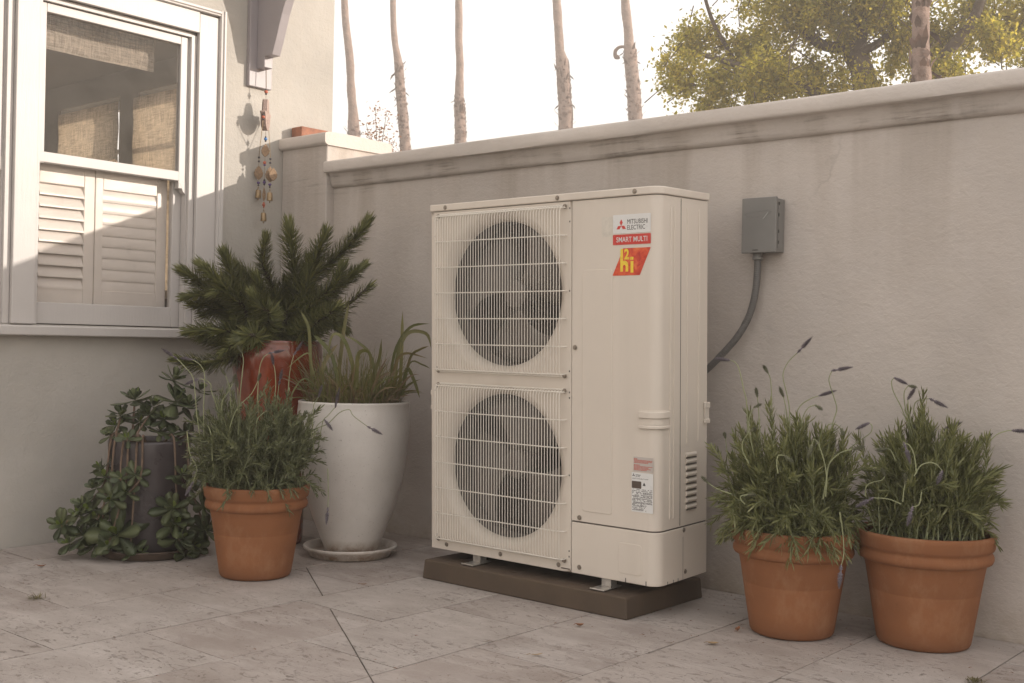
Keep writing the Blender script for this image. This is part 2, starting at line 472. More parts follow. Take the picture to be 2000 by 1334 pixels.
def travertine(name):
    t = NT(name); oi = t.n('ShaderNodeObjectInfo')
    g = t.n('ShaderNodeNewGeometry').outputs['Position']
    off = t.n('ShaderNodeVectorMath', operation='MULTIPLY_ADD')
    cmb = t.n('ShaderNodeCombineXYZ'); t.l(oi.outputs['Random'], cmb.inputs[0]); t.l(t.math('FRACT', t.math('MULTIPLY', oi.outputs['Random'], 7.3)), cmb.inputs[1])
    t.l(cmb.outputs[0], off.inputs[0]); off.inputs[1].default_value = (37, 29, 11); t.l(g, off.inputs[2])
    def mp(sc, rz=0.0):
        m = t.n('ShaderNodeMapping'); m.inputs['Scale'].default_value = sc; m.inputs['Rotation'].default_value = (0, 0, rz); t.l(off.outputs[0], m.inputs[0]); return m.outputs[0]
    band = t.noise(mp((2.2, 7.5, 1), R(35)), 1.0, 6, 0.62, 0.5)
    cl = t.noise(mp((1, 1, 1)), 3.3, 5, 0.6)
    fine = t.noise(mp((1, 1, 1)), 90, 5, 0.75)
    base = t.ramp(band, [(0.25, (0.31, 0.268, 0.243)), (0.5, (0.40, 0.357, 0.330)), (0.75, (0.48, 0.438, 0.412))])
    base = t.mix(t.ramp(cl, [(0.40, 0.0), (0.62, 0.6)]), base, (0.265, 0.225, 0.205))
    base = t.mix(t.ramp(oi.outputs['Random'], [(0.0, 0.0), (1.0, 0.6)]), base, (0.44, 0.40, 0.37))
    base = t.mix(t.ramp(t.math('FRACT', t.math('MULTIPLY', oi.outputs['Random'], 13.7)), [(0.3, 0.0), (1.0, 0.45)]), base, (0.30, 0.245, 0.215))
    base = t.mix(t.ramp(fine, [(0.3, 0.35), (0.45, 0.0)]), base, (0.16, 0.13, 0.105))
    v = t.noise(mp((15, 36, 1), R(38)), 1.0, 7, 0.74, 1.1)
    pm = t.noise(mp((1, 1, 1)), 2.6, 4, 0.6)
    hole = t.math('MULTIPLY', t.ramp(v, [(0.575, 0.0), (0.615, 1.0)]), t.ramp(pm, [(0.42, 0.0), (0.58, 0.85)]))
    v2 = t.noise(mp((1, 1.5, 1), R(38)), 42, 5, 0.74, 0.8)
    hole2 = t.math('MULTIPLY', t.ramp(v2, [(0.595, 0.0), (0.63, 1.0)]), t.ramp(t.noise(mp((1, 1, 1)), 5.1, 5), [(0.42, 0.0), (0.58, 1.0)]))
    hh = t.math('MAXIMUM', hole, hole2)
    base = t.mix(t.ramp(t.noise(mp((1.5, 5, 1), R(38)), 2.4, 7, 0.72, 0.8), [(0.48, 0.0), (0.70, 0.45)]), base, (0.56, 0.515, 0.485))
    base = t.mix(t.math('MULTIPLY', hh, 0.62), base, (0.11, 0.082, 0.06))
    wp = t.n('ShaderNodeSeparateXYZ'); t.l(g, wp.inputs[0])
    dirt = t.noise(t.coord('World'), 1.7, 6, 0.65)
    base = t.mix(t.ramp(dirt, [(0.52, 0.0), (0.75, 0.4)]), base, (0.17, 0.13, 0.10))
    t.base(base); t.set(Roughness=0.68, Specular_IOR_Level=0.35)
    b = t.bump(t.math('MULTIPLY', hh, -1.0), 0.7, 0.003); b = t.bump(fine, 0.3, 0.0012, b); b = t.bump(cl, 0.2, 0.006, b)
    t.set(Normal=b); return t.m
M['tile'] = travertine('travertine')
M['grout'] = simple('joint_dirt', (0.055, 0.042, 0.032), 0.95, var=0.4, vscale=40, bump=0.5, bscale=120, bdist=0.004, co='World')
M['ground'] = simple('far_ground', (0.27, 0.235, 0.205), 0.9, var=0.2, vscale=2, co='World')
M['lav'] = leaf_mat('lavender_leaf', [(0.09, 0.10, 0.042), (0.175, 0.188, 0.082), (0.28, 0.285, 0.15)], 0.28)
M['lav_l'] = leaf_mat('lavender_leaf_dark', [(0.075, 0.088, 0.046), (0.14, 0.155, 0.084), (0.22, 0.23, 0.14)], 0.25)
M['stalk'] = simple('flower_stalk', (0.26, 0.28, 0.15), 0.6, var=0.25, vscale=12)
M['head'] = simple('lavender_flower', (0.17, 0.145, 0.165), 0.8, var=0.45, vscale=120)
M['head_g'] = simple('lavender_bract', (0.17, 0.175, 0.11), 0.8, var=0.35, vscale=120)
M['needle'] = leaf_mat('needle_leaf', [(0.06, 0.068, 0.024), (0.115, 0.125, 0.042), (0.22, 0.215, 0.08)], 0.15, 0.42)
M['stem_dark'] = simple('dark_stem', (0.055, 0.04, 0.03), 0.85, var=0.35, vscale=60, bump=0.6, bscale=140, bdist=0.003)
M['succ'] = leaf_mat('succulent_leaf', [(0.048, 0.062, 0.032), (0.085, 0.105, 0.052), (0.13, 0.145, 0.07)], 0.06, 0.36)
M['succ_y'] = leaf_mat('succulent_young_leaf', [(0.14, 0.19, 0.04), (0.19, 0.24, 0.06)], 0.15, 0.4)
M['succ_stem'] = simple('succulent_stem', (0.17, 0.115, 0.08), 0.8, var=0.3, vscale=40)
M['grass'] = leaf_mat('strap_leaf', [(0.25, 0.19, 0.11), (0.17, 0.165, 0.07), (0.12, 0.135, 0.05), (0.26, 0.235, 0.10)], 0.3, 0.5)
M['dry'] = leaf_mat('dry_leaf', [(0.17, 0.12, 0.08), (0.29, 0.225, 0.15)], 0.2, 0.8)
M['crown'] = leaf_mat('tree_leaf_gold', [(0.14, 0.135, 0.035), (0.31, 0.285, 0.075), (0.56, 0.46, 0.13)], 0.68, 0.6, 0.8)
M['crown2'] = leaf_mat('tree_leaf_dark', [(0.06, 0.075, 0.022), (0.11, 0.12, 0.035)], 0.4, 0.6, 0.8)
M['sapling'] = leaf_mat('brown_leaf', [(0.22, 0.11, 0.08), (0.34, 0.18, 0.12)], 0.4, 0.7, 2)
M['bark'] = simple('tree_bark', (0.10, 0.075, 0.055), 0.9, var=0.35, vscale=6, bump=0.8, bscale=14, bdist=0.05)
M['palm'] = simple('palm_trunk', (0.235, 0.165, 0.135), 0.9, var=0.3, vscale=5, bump=0.8, bscale=9, bdist=0.06)
M['boot'] = simple('palm_boot', (0.13, 0.08, 0.06), 0.9, var=0.4, vscale=7)
M['frond'] = leaf_mat('palm_frond', [(0.05, 0.07, 0.02), (0.09, 0.11, 0.035)], 0.3, 0.6, 2)
M['oak_leaf'] = simple('fallen_leaf_brown', (0.24, 0.11, 0.055), 0.8, var=0.3, vscale=60)
M['tan_leaf'] = simple('fallen_leaf_tan', (0.30, 0.21, 0.11), 0.8, var=0.3, vscale=60)
M['moss'] = simple('dry_moss', (0.14, 0.12, 0.05), 0.95, var=0.4, vscale=60)
# ================================================================ SETTING
gr = MB().box(-60, 60, -40, 60, -0.32, -0.30).build('ground', M['ground'], kind='structure')
base = MB().box(0.0, 14, -9, 0.0, -0.30, -0.014).build('patio_bed', M['grout'], kind='structure')

# patio of travertine slabs, each one its own tile
patio = bpy.data.objects.new('patio', None); COL.objects.link(patio); patio['kind'] = 'structure'
XS = [0.004, 0.33, 0.755, 1.195, 1.64, 2.07, 2.49, 2.908, 3.318, 3.732, 4.15, 4.57, 5.0, 5.42, 5.84]
OFF = [-0.90, -0.60, -0.597, -0.265, -0.60, -0.32, -0.625, -0.32, -0.88, -0.262, -0.62, -0.3, -0.7, -0.4]
CUT_A, CUT_B = Vector((1.306, -0.899)), Vector((2.544, -1.704))
cd = (CUT_B - CUT_A).normalized(); cnrm = Vector((-cd.y, cd.x))
rt = random.Random(3)
def tile_mesh(poly, top):
    b = MB(); b.extrude(poly, -0.022, top); me = b.mesh('tile', M['tile'])
    bm = bmesh.new(); bm.from_mesh(me); bmesh.ops.recalc_face_normals(bm, faces=bm.faces)
    es = [e for e in bm.edges if all(v.co.z > top - 1e-5 for v in e.verts)]
    bmesh.ops.bevel(bm, geom=es, offset=0.0018, segments=2, affect='EDGES', profile=0.6)
    bm.to_mesh(me); bm.free(); return me
def put_tile(poly):
    cx = sum(p[0] for p in poly) / len(poly); cy = sum(p[1] for p in poly) / len(poly)
    top = rt.uniform(-0.0009, 0.0007)
    me = tile_mesh([(p[0] - cx, p[1] - cy) for p in poly], 0.0)
    o = bpy.data.objects.new('tile', me); o.location = (cx, cy, top); o.parent = patio
    o.rotation_euler = (rt.uniform(-0.0016, 0.0016), rt.uniform(-0.0016, 0.0016), 0)
    COL.objects.link(o)
def clip(poly, n, d):
    out = []
    for i, p in enumerate(poly):
        q = poly[(i + 1) % len(poly)]
        sp = p[0] * n.x + p[1] * n.y - d; sq = q[0] * n.x + q[1] * n.y - d
        if sp >= 0: out.append(p)
        if sp * sq < 0:
            t = sp / (sp - sq); out.append((p[0] + (q[0] - p[0]) * t, p[1] + (q[1] - p[1]) * t))
    return out
for k in range(len(XS) - 1):
    x0, x1 = XS[k], XS[k + 1]
    y1 = -0.004; yj = OFF[k]
    while y1 > -3.45:
        y0 = yj
        g = rt.choice([0.0011, 0.0016, 0.0024, 0.0030])
        # slightly fanned joints, as laid
        sk = 0.012 * (2.5 - (x0 + x1) / 2)
        poly = [(x0 + g + sk * -y0 * 0.0, y0 + g), (x1 - g, y0 + g - 0.006), (x1 - g, y1 - g - 0.006 if y1 < -0.01 else y1), (x0 + g, y1 - g)]
        dd = cnrm.dot(CUT_A)
        s = [cnrm.dot(Vector(p)) - dd for p in poly]
        mx = (x0 + x1) / 2
        if min(s) < -0.015 and max(s) > 0.015 and 1.25 < mx < 3.2 and not (k == 4 and y1 > -0.7):
            a = clip(poly, cnrm, dd + 0.0021); b = clip(poly, -cnrm, -dd + 0.0021)
            for pl in (a, b):
                if len(pl) > 2: put_tile(pl)
        else: put_tile(poly)
        y1 = y0; yj = y0 - 0.62

# ---------------------------------------------------------------- garden wall
wall = thing('garden_wall', (3.6, 0.1, 0), 'long cream plaster wall with moulded coping behind the outdoor unit', 'wall')
def wavy(poly, x0, x1, nx, amp, seed, name, mat, parent, smooth=True):
    b = MB(); n = len(poly)
    for i in range(nx + 1):
        x = x0 + (x1 - x0) * i / nx
        for j, (y, z) in enumerate(poly):
            dy = noise.noise(Vector((x * 2.1, j * 3.1, seed))) * amp; dz = noise.noise(Vector((x * 1.7 + 50, j * 2.3, seed))) * amp
            b.v.append((x, y + dy, z + dz))
    for i in range(nx):
        for j in range(n):
            j2 = (j + 1) % n
            b.f.append((i * n + j, (i + 1) * n + j, (i + 1) * n + j2, i * n + j2))
    b.f.append(tuple(range(n))); b.f.append(tuple(nx * n + j for j in range(n - 1, -1, -1)))
    b.m = [0] * len(b.f)
    return b.build(name, mat, parent, smooth=smooth, angle=50, fix=True)
wavy([(0.0, -0.05), (0.0, 0.6), (0.0, 1.2), (0.0, 1.70), (0.22, 1.70), (0.22, -0.05)], 0.0, 14, 120, 0.004, 1.3, 'wall_panel', M['wall'], wall)
wavy([(0.001, 1.688), (-0.012, 1.690), (-0.021, 1.698), (-0.026, 1.710), (-0.030, 1.735), (-0.036, 1.748), (-0.042, 1.760), (0.22, 1.760), (0.22, 1.688)],
     0.362, 14, 160, 0.0035, 4.2, 'moulding', M['wall'], wall)
wavy([(-0.066, 1.757), (-0.072, 1.761), (-0.075, 1.770), (-0.075, 1.806), (-0.071, 1.814), (-0.062, 1.818), (0.0, 1.824), (0.27, 1.826), (0.285, 1.816), (0.285, 1.757)],
     0.358, 14, 160, 0.0035, 9.1, 'coping', M['cap'], wall)

pier = thing('wall_pier', (0.18, 0.15, 0), 'square plaster pier with overhanging cap slab in the wall corner', 'pillar')
MB().box(0.0, 0.357, -0.052, 0.345, -0.05, 1.925).build('shaft', M['wall'], pier, bevel=0.008, bseg=3)
wavy([(-0.058, 1.903), (-0.072, 1.909), (-0.077, 1.918), (-0.077, 1.955), (-0.071, 1.964), (-0.055, 1.969), (0.1, 1.972), (0.37, 1.969), (0.385, 1.960), (0.385, 1.905)],
     0.0, 0.371, 6, 0.002, 3.3, 'cap_slab', M['cap'], pier)
b = MB().box(0.006, 0.094, 0.0, 0.203, 1.972, 2.036)
brk = b.build('brick', M['brick'], None, bevel=0.006, bseg=2, label='loose red brick lying on the pier cap beside the house', cat='brick')
brk.rotation_euler = (0, 0, R(-1.5))

# ---------------------------------------------------------------- house
house = thing('house', (-1.5, -2.5, 0), 'cream stucco house corner with a white sash window', 'house')
HZ = 4.2
W1 = (-1.387, -0.584); WZ = (0.962, 2.405)          # first window opening
W2 = (-2.293, -1.490)
b = MB()   # the front wall with two openings, 0.16 thick
T = -0.16
for (y0, y1, z0, z1) in [(-7.0, W2[0], -0.3, HZ), (W2[0], W2[1], -0.3, WZ[0]), (W2[0], W2[1], WZ[1], HZ), (W2[1], W1[0], -0.3, HZ),
                         (W1[0], W1[1], -0.3, WZ[0]), (W1[0], W1[1], WZ[1], HZ)]:
    b.box(T, 0.0, y0, y1, z0, z1)
b.box(T, 0.0, W1[1], 0.283, -0.3, HZ)
# merge the coplanar pieces: keep the outside skin only
wall_o = b.build('wall', M['house'], house, fix=False)
# north wall with two openings that light the linen shades from behind
b = MB()
ny0, ny1 = 0.13, 0.283
for (x0, x1, z0, z1) in [(-4.2, -2.66, -0.3, HZ), (-2.66, -1.89, -0.3, 1.15), (-2.66, -1.89, 2.46, HZ), (-1.89, -1.67, -0.3, HZ), (-1.67, -0.97, -0.3, 1.15), (-1.67, -0.97, 2.46, HZ), (-0.97, T - 0.001, -0.3, HZ)]:
    b.box(x0, x1, ny0, ny1, z0, z1)
b.build('side_wall', M['house'], house)
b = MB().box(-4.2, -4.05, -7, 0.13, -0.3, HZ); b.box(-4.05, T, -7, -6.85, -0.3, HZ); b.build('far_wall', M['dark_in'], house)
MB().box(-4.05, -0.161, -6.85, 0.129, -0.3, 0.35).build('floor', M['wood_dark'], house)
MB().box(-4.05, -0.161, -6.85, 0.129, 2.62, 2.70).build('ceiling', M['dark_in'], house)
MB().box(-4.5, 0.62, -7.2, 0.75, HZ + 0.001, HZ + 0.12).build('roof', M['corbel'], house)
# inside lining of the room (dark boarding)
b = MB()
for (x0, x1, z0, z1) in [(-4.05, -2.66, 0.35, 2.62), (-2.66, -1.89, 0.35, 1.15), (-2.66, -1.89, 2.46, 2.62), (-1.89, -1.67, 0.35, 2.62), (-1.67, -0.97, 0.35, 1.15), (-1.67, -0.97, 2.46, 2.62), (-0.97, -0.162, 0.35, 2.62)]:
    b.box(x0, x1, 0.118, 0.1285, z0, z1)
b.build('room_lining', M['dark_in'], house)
for (x0, x1) in ((-2.66, -1.89), (-1.67, -0.97)):
    b = MB()
    for (a0, a1, z0, z1) in [(x0, x0 + 0.05, 1.15, 2.46), (x1 - 0.05, x1, 1.15, 2.46), (x0 + 0.05, x1 - 0.05, 1.15, 1.21), (x0 + 0.05, x1 - 0.05, 2.40, 2.46), (x0 + 0.05, x1 - 0.05, 1.80, 1.845), (x0 + 0.05, x1 - 0.05, 2.12, 2.14)]:
        b.box(a0, a1, 0.19, 0.23, z0, z1)
    b.build('side_window', M['trim'], house)
for i, (x0, x1) in enumerate(((-2.63, -1.865), (-1.695, -0.95))):
    b = MB(); nf = 6
    b.grid(lambda u, v: (x0 + (x1 - x0) * u, 0.098 + 0.003 * math.sin(v * 31) + 0.001 * math.sin(u * 23), 1.2 + 1.22 * v), 20, 60)
    b.build('linen_shade', M['linen_far'], None, smooth=True, label=['linen shade glowing on the far window at left inside the room', 'linen shade glowing on the far window nearer the glass edge'][i], cat='window shade', group='linen shades on the far windows')

# window casing: outer boards with a raised back band
b = MB()
b.box(-0.012, 0.021, -2.50, -0.584, 2.405, 2.506)          # head board
casing = b.build('casing_head', M['trim'], house, bevel=0.003)
MB().box(-0.012, 0.0205, -0.584, -0.474, 0.963, 2.4995).build('casing_side', M['trim'], house, bevel=0.003)
MB().box(-0.012, 0.0215, -1.490, -1.387, 0.963, 2.405).build('mullion', M['trim'], house, bevel=0.004)
b = MB()
b.extrude([(-0.012, -0.474), (0.030, -0.474), (0.038, -0.470), (0.036, -0.459), (0.044, -0.455), (0.044, -0.444), (0.030, -0.440), (-0.012, -0.440)], 0.963, 2.536)
b.build('back_band', M['trim'], house, bevel=0.0015)
b = MB()
b.extrude([(-0.012, 2.5065), (0.030, 2.5065), (0.038, 2.509), (0.036, 2.515), (0.044, 2.519), (0.044, 2.530), (0.030, 2.536), (-0.012, 2.536)], -2.5, -0.4745, axis='y')
b.build('back_band', M['trim'], house, bevel=0.0015)
# sill: sloping top, dripping edge
b = MB()
b.extrude([(-0.14, 0.915), (0.058, 0.913), (0.062, 0.917), (0.062, 0.951), (0.058, 0.956), (-0.14, 0.9625)], -2.6, -0.405, axis='y')
b.build('sill', M['trim'], house, bevel=0.003)

def make_window(y0, y1, name_i):
    """double hung sash in the opening y0..y1; upper sash outside, lower sash inside"""
    fr = MB()
    fr.box(-0.15, -0.0125, y1 - 0.012, y1, 0.9635, 2.405)              # jambs and head liner
    fr.box(-0.15, -0.0125, y0, y0 + 0.010, 0.9635, 2.405)
    fr.box(-0.15, -0.0125, y0 + 0.010, y1 - 0.012, 2.392, 2.405)
    fr.box(-0.019, -0.001, y1 - 0.030, y1 - 0.0005, 0.9635, 2.392)
    fr.box(-0.056, -0.0191, y1 - 0.0355, y1 - 0.0122, 0.9635, 2.392)     # blind stop
    fr.box(-0.019, -0.001, y0 + 0.0005, y0 + 0.020, 0.9635, 2.392)
    fr.box(-0.016, -0.001, y0 + 0.0201, y1 - 0.0301, 2.380, 2.3919)
    fr.box(-0.064, -0.056, y1 - 0.022, y1 - 0.0121, 0.9635, 2.392)     # parting bead
    win = fr.build('sash_window', M['trim'], house, bevel=0.0015)
    # upper sash
    u = MB(); xf, xb = -0.020, -0.054
    ya, yb = y0 + 0.0125, y1 - 0.036
    u.box(xb, xf, ya, ya + 0.036, 1.672, 2.378)
    u.box(xb, xf, yb - 0.040, yb, 1.640, 2.378)
    u.box(xb, xf, ya + 0.036, yb - 0.040, 2.338, 2.378)
    us = u.build('upper_sash', M['trim'], win, bevel=0.003)
    m = MB(); m.box(xb, xf + 0.003, ya - 0.001, yb - 0.0395, 1.676, 1.722); m.build('meeting_rail', M['trim'], win, bevel=0.003)
    hn = MB()   # ogee horn under the meeting rail
    pts = [(yb - 0.041, 1.676), (yb - 0.041, 1.668), (yb - 0.030, 1.660), (yb - 0.022, 1.645), (yb - 0.016, 1.628), (yb - 0.006, 1.617), (yb + 0.004, 1.612), (yb + 0.004, 1.630), (yb + 0.001, 1.676)]
    hn.extrude(pts, xf + 0.0006, xb - 0.001, axis='x'); hn.build('sash_horn', M['trim'], win, bevel=0.002)
    g1 = MB().box(-0.039, -0.035, ya + 0.030, yb - 0.034, 1.716, 2.344); g1.v = [(x + 0.010 * (y - (ya + yb) / 2), y, z) for x, y, z in g1.v]; g1.build('pane', M['glass'], win)   # sheared slightly to steer the sun's reflection off the pane
    # lower sash
    l = MB(); xf, xb = -0.060, -0.094
    l.box(xb, xf, y0 + 0.0125, y0 + 0.050, 0.967, 1.72)
    l.box(xb, xf, y1 - 0.079, y1 - 0.028, 0.967, 1.72)
    l.box(xb, xf - 0.001, y0 + 0.050, y1 - 0.079, 0.967, 1.062)
    l.box(xb, xf - 0.001, y0 + 0.050, y1 - 0.079, 1.69, 1.72)
    l.build('lower_sash', M['trim'], win, bevel=0.003)
    MB().box(-0.079, -0.075, y0 + 0.044, y1 - 0.073, 1.056, 1.696).build('pane', M['glass'], win)
    MB().tube([(-0.058, (y0 + y1) / 2 - 0.02, 1.726), (-0.052, (y0 + y1) / 2, 1.736), (-0.058, (y0 + y1) / 2 + 0.02, 1.726)], 0.006, 8).build('sash_lock', M['brass'], win, smooth=True)
    # plantation shutters behind the lower sash, every louvre a piece
    pan = [(y0 + 0.030, y0 + 0.343, y0 + 0.076, y0 + 0.291, True), (y0 + 0.347, y1 - 0.079, y0 + 0.386, y1 - 0.133, False)]
    for (a, bb, la, lb, opened) in pan:
        s = MB(); x0, x1 = -0.135, -0.110
        s.box(x0, x1, a, la, 0.985, 1.712); s.box(x0, x1, lb, bb, 0.985, 1.712)
        s.box(x0, x1 - 0.001, la, lb, 0.985, 1.128); s.box(x0, x1 - 0.001, la, lb, 1.600, 1.712)
        sh = s.build('shutter', M['shutter'], house, bevel=0.003)
        nl = 9; pit = (1.600 - 1.128) / nl
        for i in range(nl):
            zc = 1.128 + pit * (i + 0.5)
            q = MB(); ang = R(63) if opened else R(81)
            prof = []
            for k in range(12):
                t = 2 * math.pi * k / 12
                u_, v_ = 0.0315 * math.cos(t), 0.0052 * math.sin(t)
                prof.append((-0.1225 + u_ * math.cos(ang) - v_ * math.sin(ang), zc + (u_ * math.sin(ang) + v_ * math.cos(ang)) * -1))
            q.extrude([(p[0], p[1]) for p in prof], la + 0.001, lb - 0.001, axis='y')
            q.build('louvre', M['shutter'], sh, smooth=True)
    return win
make_window(*W1, 1)
make_window(*W2, 2)
# roman shade folded at the head of the front window
for k, (y0, y1) in enumerate((( -1.372, -0.716), (-2.28, -1.62))):
    b = MB()
    b.grid(lambda u, v: (-0.170 + 0.004 * math.sin(u * 9) + (0.006 * math.sin(v * 3.0)), y0 + (y1 - y0) * u, 2.212 + 0.098 * v), 14, 6)
    for j in range(4):
        b.box(-0.186 + 0.003 * j, -0.166 - 0.002 * j, y0, y1, 2.312 + 0.018 * j, 2.3275 + 0.018 * j)
    b.build('roman_shade', M['linen'], None, label=['folded linen roman shade behind the upper pane of the window', 'folded linen roman shade behind the window cut by the left frame edge'][k], cat='window shade')

# corbel bracket with its wall plate
cb = MB().box(0.0, 0.026, -0.291, -0.149, 2.203, 3.3)
plate = cb.build('bracket_plate', M['corbel'], house, bevel=0.003)
prof = [(0.0265, 2.295), (0.090, 2.295), (0.090, 2.350), (0.150, 2.350), (0.163, 2.382), (0.178, 2.420), (0.199, 2.480), (0.222, 2.545), (0.252, 2.610), (0.292, 2.680), (0.345, 2.750), (0.41, 2.815), (0.49, 2.87), (0.58, 2.905), (0.60, 2.91), (0.60, 3.05), (0.0265, 3.05)]
b = MB(); b.extrude(prof, -0.247, -0.195, axis='y'); b.build('bracket', M['corbel'], plate, bevel=0.003)
MB().box(0.0265, 0.62, -0.262, -0.18, 3.0505, 3.2).build('beam', M['corbel'], plate, bevel=0.003)
MB().lathe([(0.001, 0), (0.006, 0.0), (0.006, 0.003), (0.001, 0.004)], (0, 0, 0), 12).build('nail_head', M['black'], plate).location = (0.025, -0.21, 2.25)
bpy.data.objects['nail_head'].rotation_euler = (0, R(90), 0)
# ================================================================ OUTDOOR UNIT
UW, UH, UD = 1.052, 1.335, 0.318
unit = thing('heat_pump_unit', (1.660, -0.579, 0.111), 'tall ivory two-fan outdoor heat pump unit on a dark pad', 'heat pump')
unit.rotation_euler = (R(1.7), 0, 0)
def U(b, name, mats, parent=None, **kw):
    kw['local'] = True
    return b.build(name, mats, parent or unit, **kw)
SEAM = 0.690
def arc(cx, cz, r, a0, a1, n): return [(cx + r * math.cos(R(a0 + (a1 - a0) * i / n)), cz + r * math.sin(R(a0 + (a1 - a0) * i / n))) for i in range(n + 1)]
def fan_panel():
    """front sheet with two round mouths that curve inwards"""
    b = MB(); x0, x1 = 0.0, SEAM - 0.0015; zb = [0.0, 0.672, 1.316]
    for (z0, z1, zc) in ((zb[0], zb[1], 0.348), (zb[1], zb[2], 0.994)):
        cx = 0.353; n = 72; ang = [2 * math.pi * i / n for i in range(n)]
        outer = []
        for w in ang:
            c, s = math.cos(w), math.sin(w)
            tx = ((x1 - cx) / c) if c > 1e-9 else (((x0 - cx) / c) if c < -1e-9 else 1e9)
            tz = ((z1 - zc) / s) if s > 1e-9 else (((z0 - zc) / s) if s < -1e-9 else 1e9)
            t = min(tx, tz); outer.append((cx + c * t, 0.0, zc + s * t))
        rings = [outer]
        for (r, y) in [(0.312, 0.0), (0.306, 0.0012), (0.296, 0.006), (0.284, 0.014), (0.275, 0.024), (0.271, 0.034), (0.270, 0.042)]:
            rings.append([(cx + r * math.cos(w), y, zc + r * math.sin(w)) for w in ang])
        vs = [p for rg in rings for p in rg]; fs = []
        for k in range(len(rings) - 1):
            for i in range(n):
                j = (i + 1) % n
                fs.append((k * n + i, k * n + j, (k + 1) * n + j, (k + 1) * n + i))
        b.add(vs, fs)
        # fill square corners
        for (px, pz) in ((x0, z0), (x1, z0), (x1, z1), (x0, z1)):
            o = sorted(range(n), key=lambda i: (outer[i][0] - px) ** 2 + (outer[i][2] - pz) ** 2)[:2]
            b.add([(px, 0.0, pz), outer[o[0]], outer[o[1]]], [(0, 1, 2)])
    # left return flange and bottom lip
    b.add([(x0, 0, 0), (x0, 0, 1.316), (x0, 0.03, 1.316), (x0, 0.03, 0)], [(0, 1, 2, 3)])
    b.add([(x1, 0, 0), (x1, 0, 1.316), (x1, 0.02, 1.316), (x1, 0.02, 0)], [(3, 2, 1, 0)])
    b.add([(x0, 0, 0), (x1, 0, 0), (x1, 0.03, 0), (x0, 0.03, 0)], [(3, 2, 1, 0)])
    return b
U(fan_panel(), 'front_panel', M['ivory'], smooth=True, angle=25, fix=True)
for zc in (0.348, 0.994):
    b = MB(); b.grid(lambda u, v: (0.353 + 0.2695 * math.cos(2 * math.pi * u), 0.0405 + 0.085 * v, zc + 0.2695 * math.sin(2 * math.pi * u)), 64, 2)
    U(b, 'shroud', M['fan'], smooth=True)
# service panel with rounded corner, and the base cover below it
def plan(inset=0.0, x0=SEAM + 0.0015, back=UD, r=0.040):
    i = inset
    return [(x0, 0.0 + i)] + arc(UW - r, r, r - i, -90, 0, 8) + [(UW - i, back), (UW - i - 0.012, back), (x0, back)]
b = MB(); b.extrude(plan(0.001), 0.187, 1.316); U(b, 'service_panel', M['ivory'], smooth=True, angle=30)
b = MB(); b.extrude(plan(-0.001, r=0.042), 0.0, 0.181); U(b, 'base_cover', M['ivory'], smooth=True, angle=30, bevel=0.0025)
b = MB(); b.extrude(plan(0.006), 0.1805, 0.1875); U(b, 'cover_joint', M['inner'])
# top cover
r = 0.045
tp = [(-0.005, -0.006)] + arc(UW + 0.005 - r, -0.006 + r, r, -90, 0, 8) + [(UW + 0.005, UD + 0.004), (-0.005, UD + 0.004)]
b = MB(); b.extrude(tp, 1.3185, 1.345); U(b, 'top_cover', M['ivory'], smooth=True, angle=30, bevel=0.004, bseg=3)
# cabinet interior: dividing wall, coil along left side and back
b = MB(); b.box(SEAM - 0.004, SEAM + 0.0, 0.021, UD - 0.004, 0.004, 1.31); b.box(0.004, SEAM - 0.004, 0.03, UD, 0.0, 0.006); b.box(0.004, SEAM - 0.004, 0.03, UD, 1.31, 1.316)
b.box(0.03, SEAM - 0.004, 0.03, 0.20, 0.667, 0.675)
U(b, 'cabinet', M['inner'])
b = MB(); b.box(0.0505, SEAM - 0.005, UD - 0.035, UD - 0.006, 0.007, 1.309); b.box(0.012, 0.05, 0.20, UD - 0.036, 0.007, 1.309)
U(b, 'coil', M['coil'])
b = MB()
for i in range(52):
    z = 0.02 + i * 0.0249
    b.box(0.0, 0.129, UD - 0.004, UD, z, z + 0.006)
    b.box(0.0, 0.004, 0.031, UD - 0.004, z, z + 0.006)
for x in (0.0, 0.10): b.box(x, x + 0.008, UD - 0.006, UD - 0.0045, 0, 1.316)
for y in (0.04, 0.16, 0.26): b.box(0.0045, 0.010, y, y + 0.008, 0, 1.316)
U(b, 'coil_guard', M['inner'])
# fans, at rest
for zc, a0 in ((0.994, 20), (0.348, 68)):
    b = MB(); cx = 0.353
    hub = [(0.012, 0.082), (0.035, 0.083), (0.052, 0.09), (0.058, 0.105), (0.058, 0.16)]
    f = MB(); f.lathe(hub, (0, 0, 0), 32)
    f.v = [(cx + x, z, zc + y) for x, y, z in f.v]
    fo = U(f, 'fan', M['fan'], smooth=True)
    for k in range(3):
        q = MB(); nr, na = 9, 10
        def P(u, v, k=k):
            rr = 0.054 + (0.262 - 0.054) * u
            sweep = R(a0 + 120 * k + 16 * u * u + (v - 0.5) * (72 + 22 * u) * 1.0)
            y = 0.125 + (0.5 - v) * (0.085 - 0.02 * u) - 0.012 * math.sin(math.pi * v)
            return (cx + rr * math.cos(sweep), y, zc + rr * math.sin(sweep))
        q.grid(P, nr, na)
        bo = U(q, 'blade', M['fan'], fo, smooth=True)
        so = bo.modifiers.new('thick', 'SOLIDIFY'); so.thickness = 0.003
    U(MB().box(cx - 0.05, cx + 0.05, 0.175, 0.235, zc - 0.05, zc + 0.05), 'fan_motor', M['inner'], fo, bevel=0.02)
    U(MB().box(cx - 0.045, cx - 0.030, 0.236, 0.25, zc - 0.31, zc + 0.31), 'motor_bracket', M['inner'], fo)
    U(MB().box(cx + 0.030, cx + 0.045, 0.236, 0.25, zc - 0.31, zc + 0.31), 'motor_bracket', M['inner'], fo)
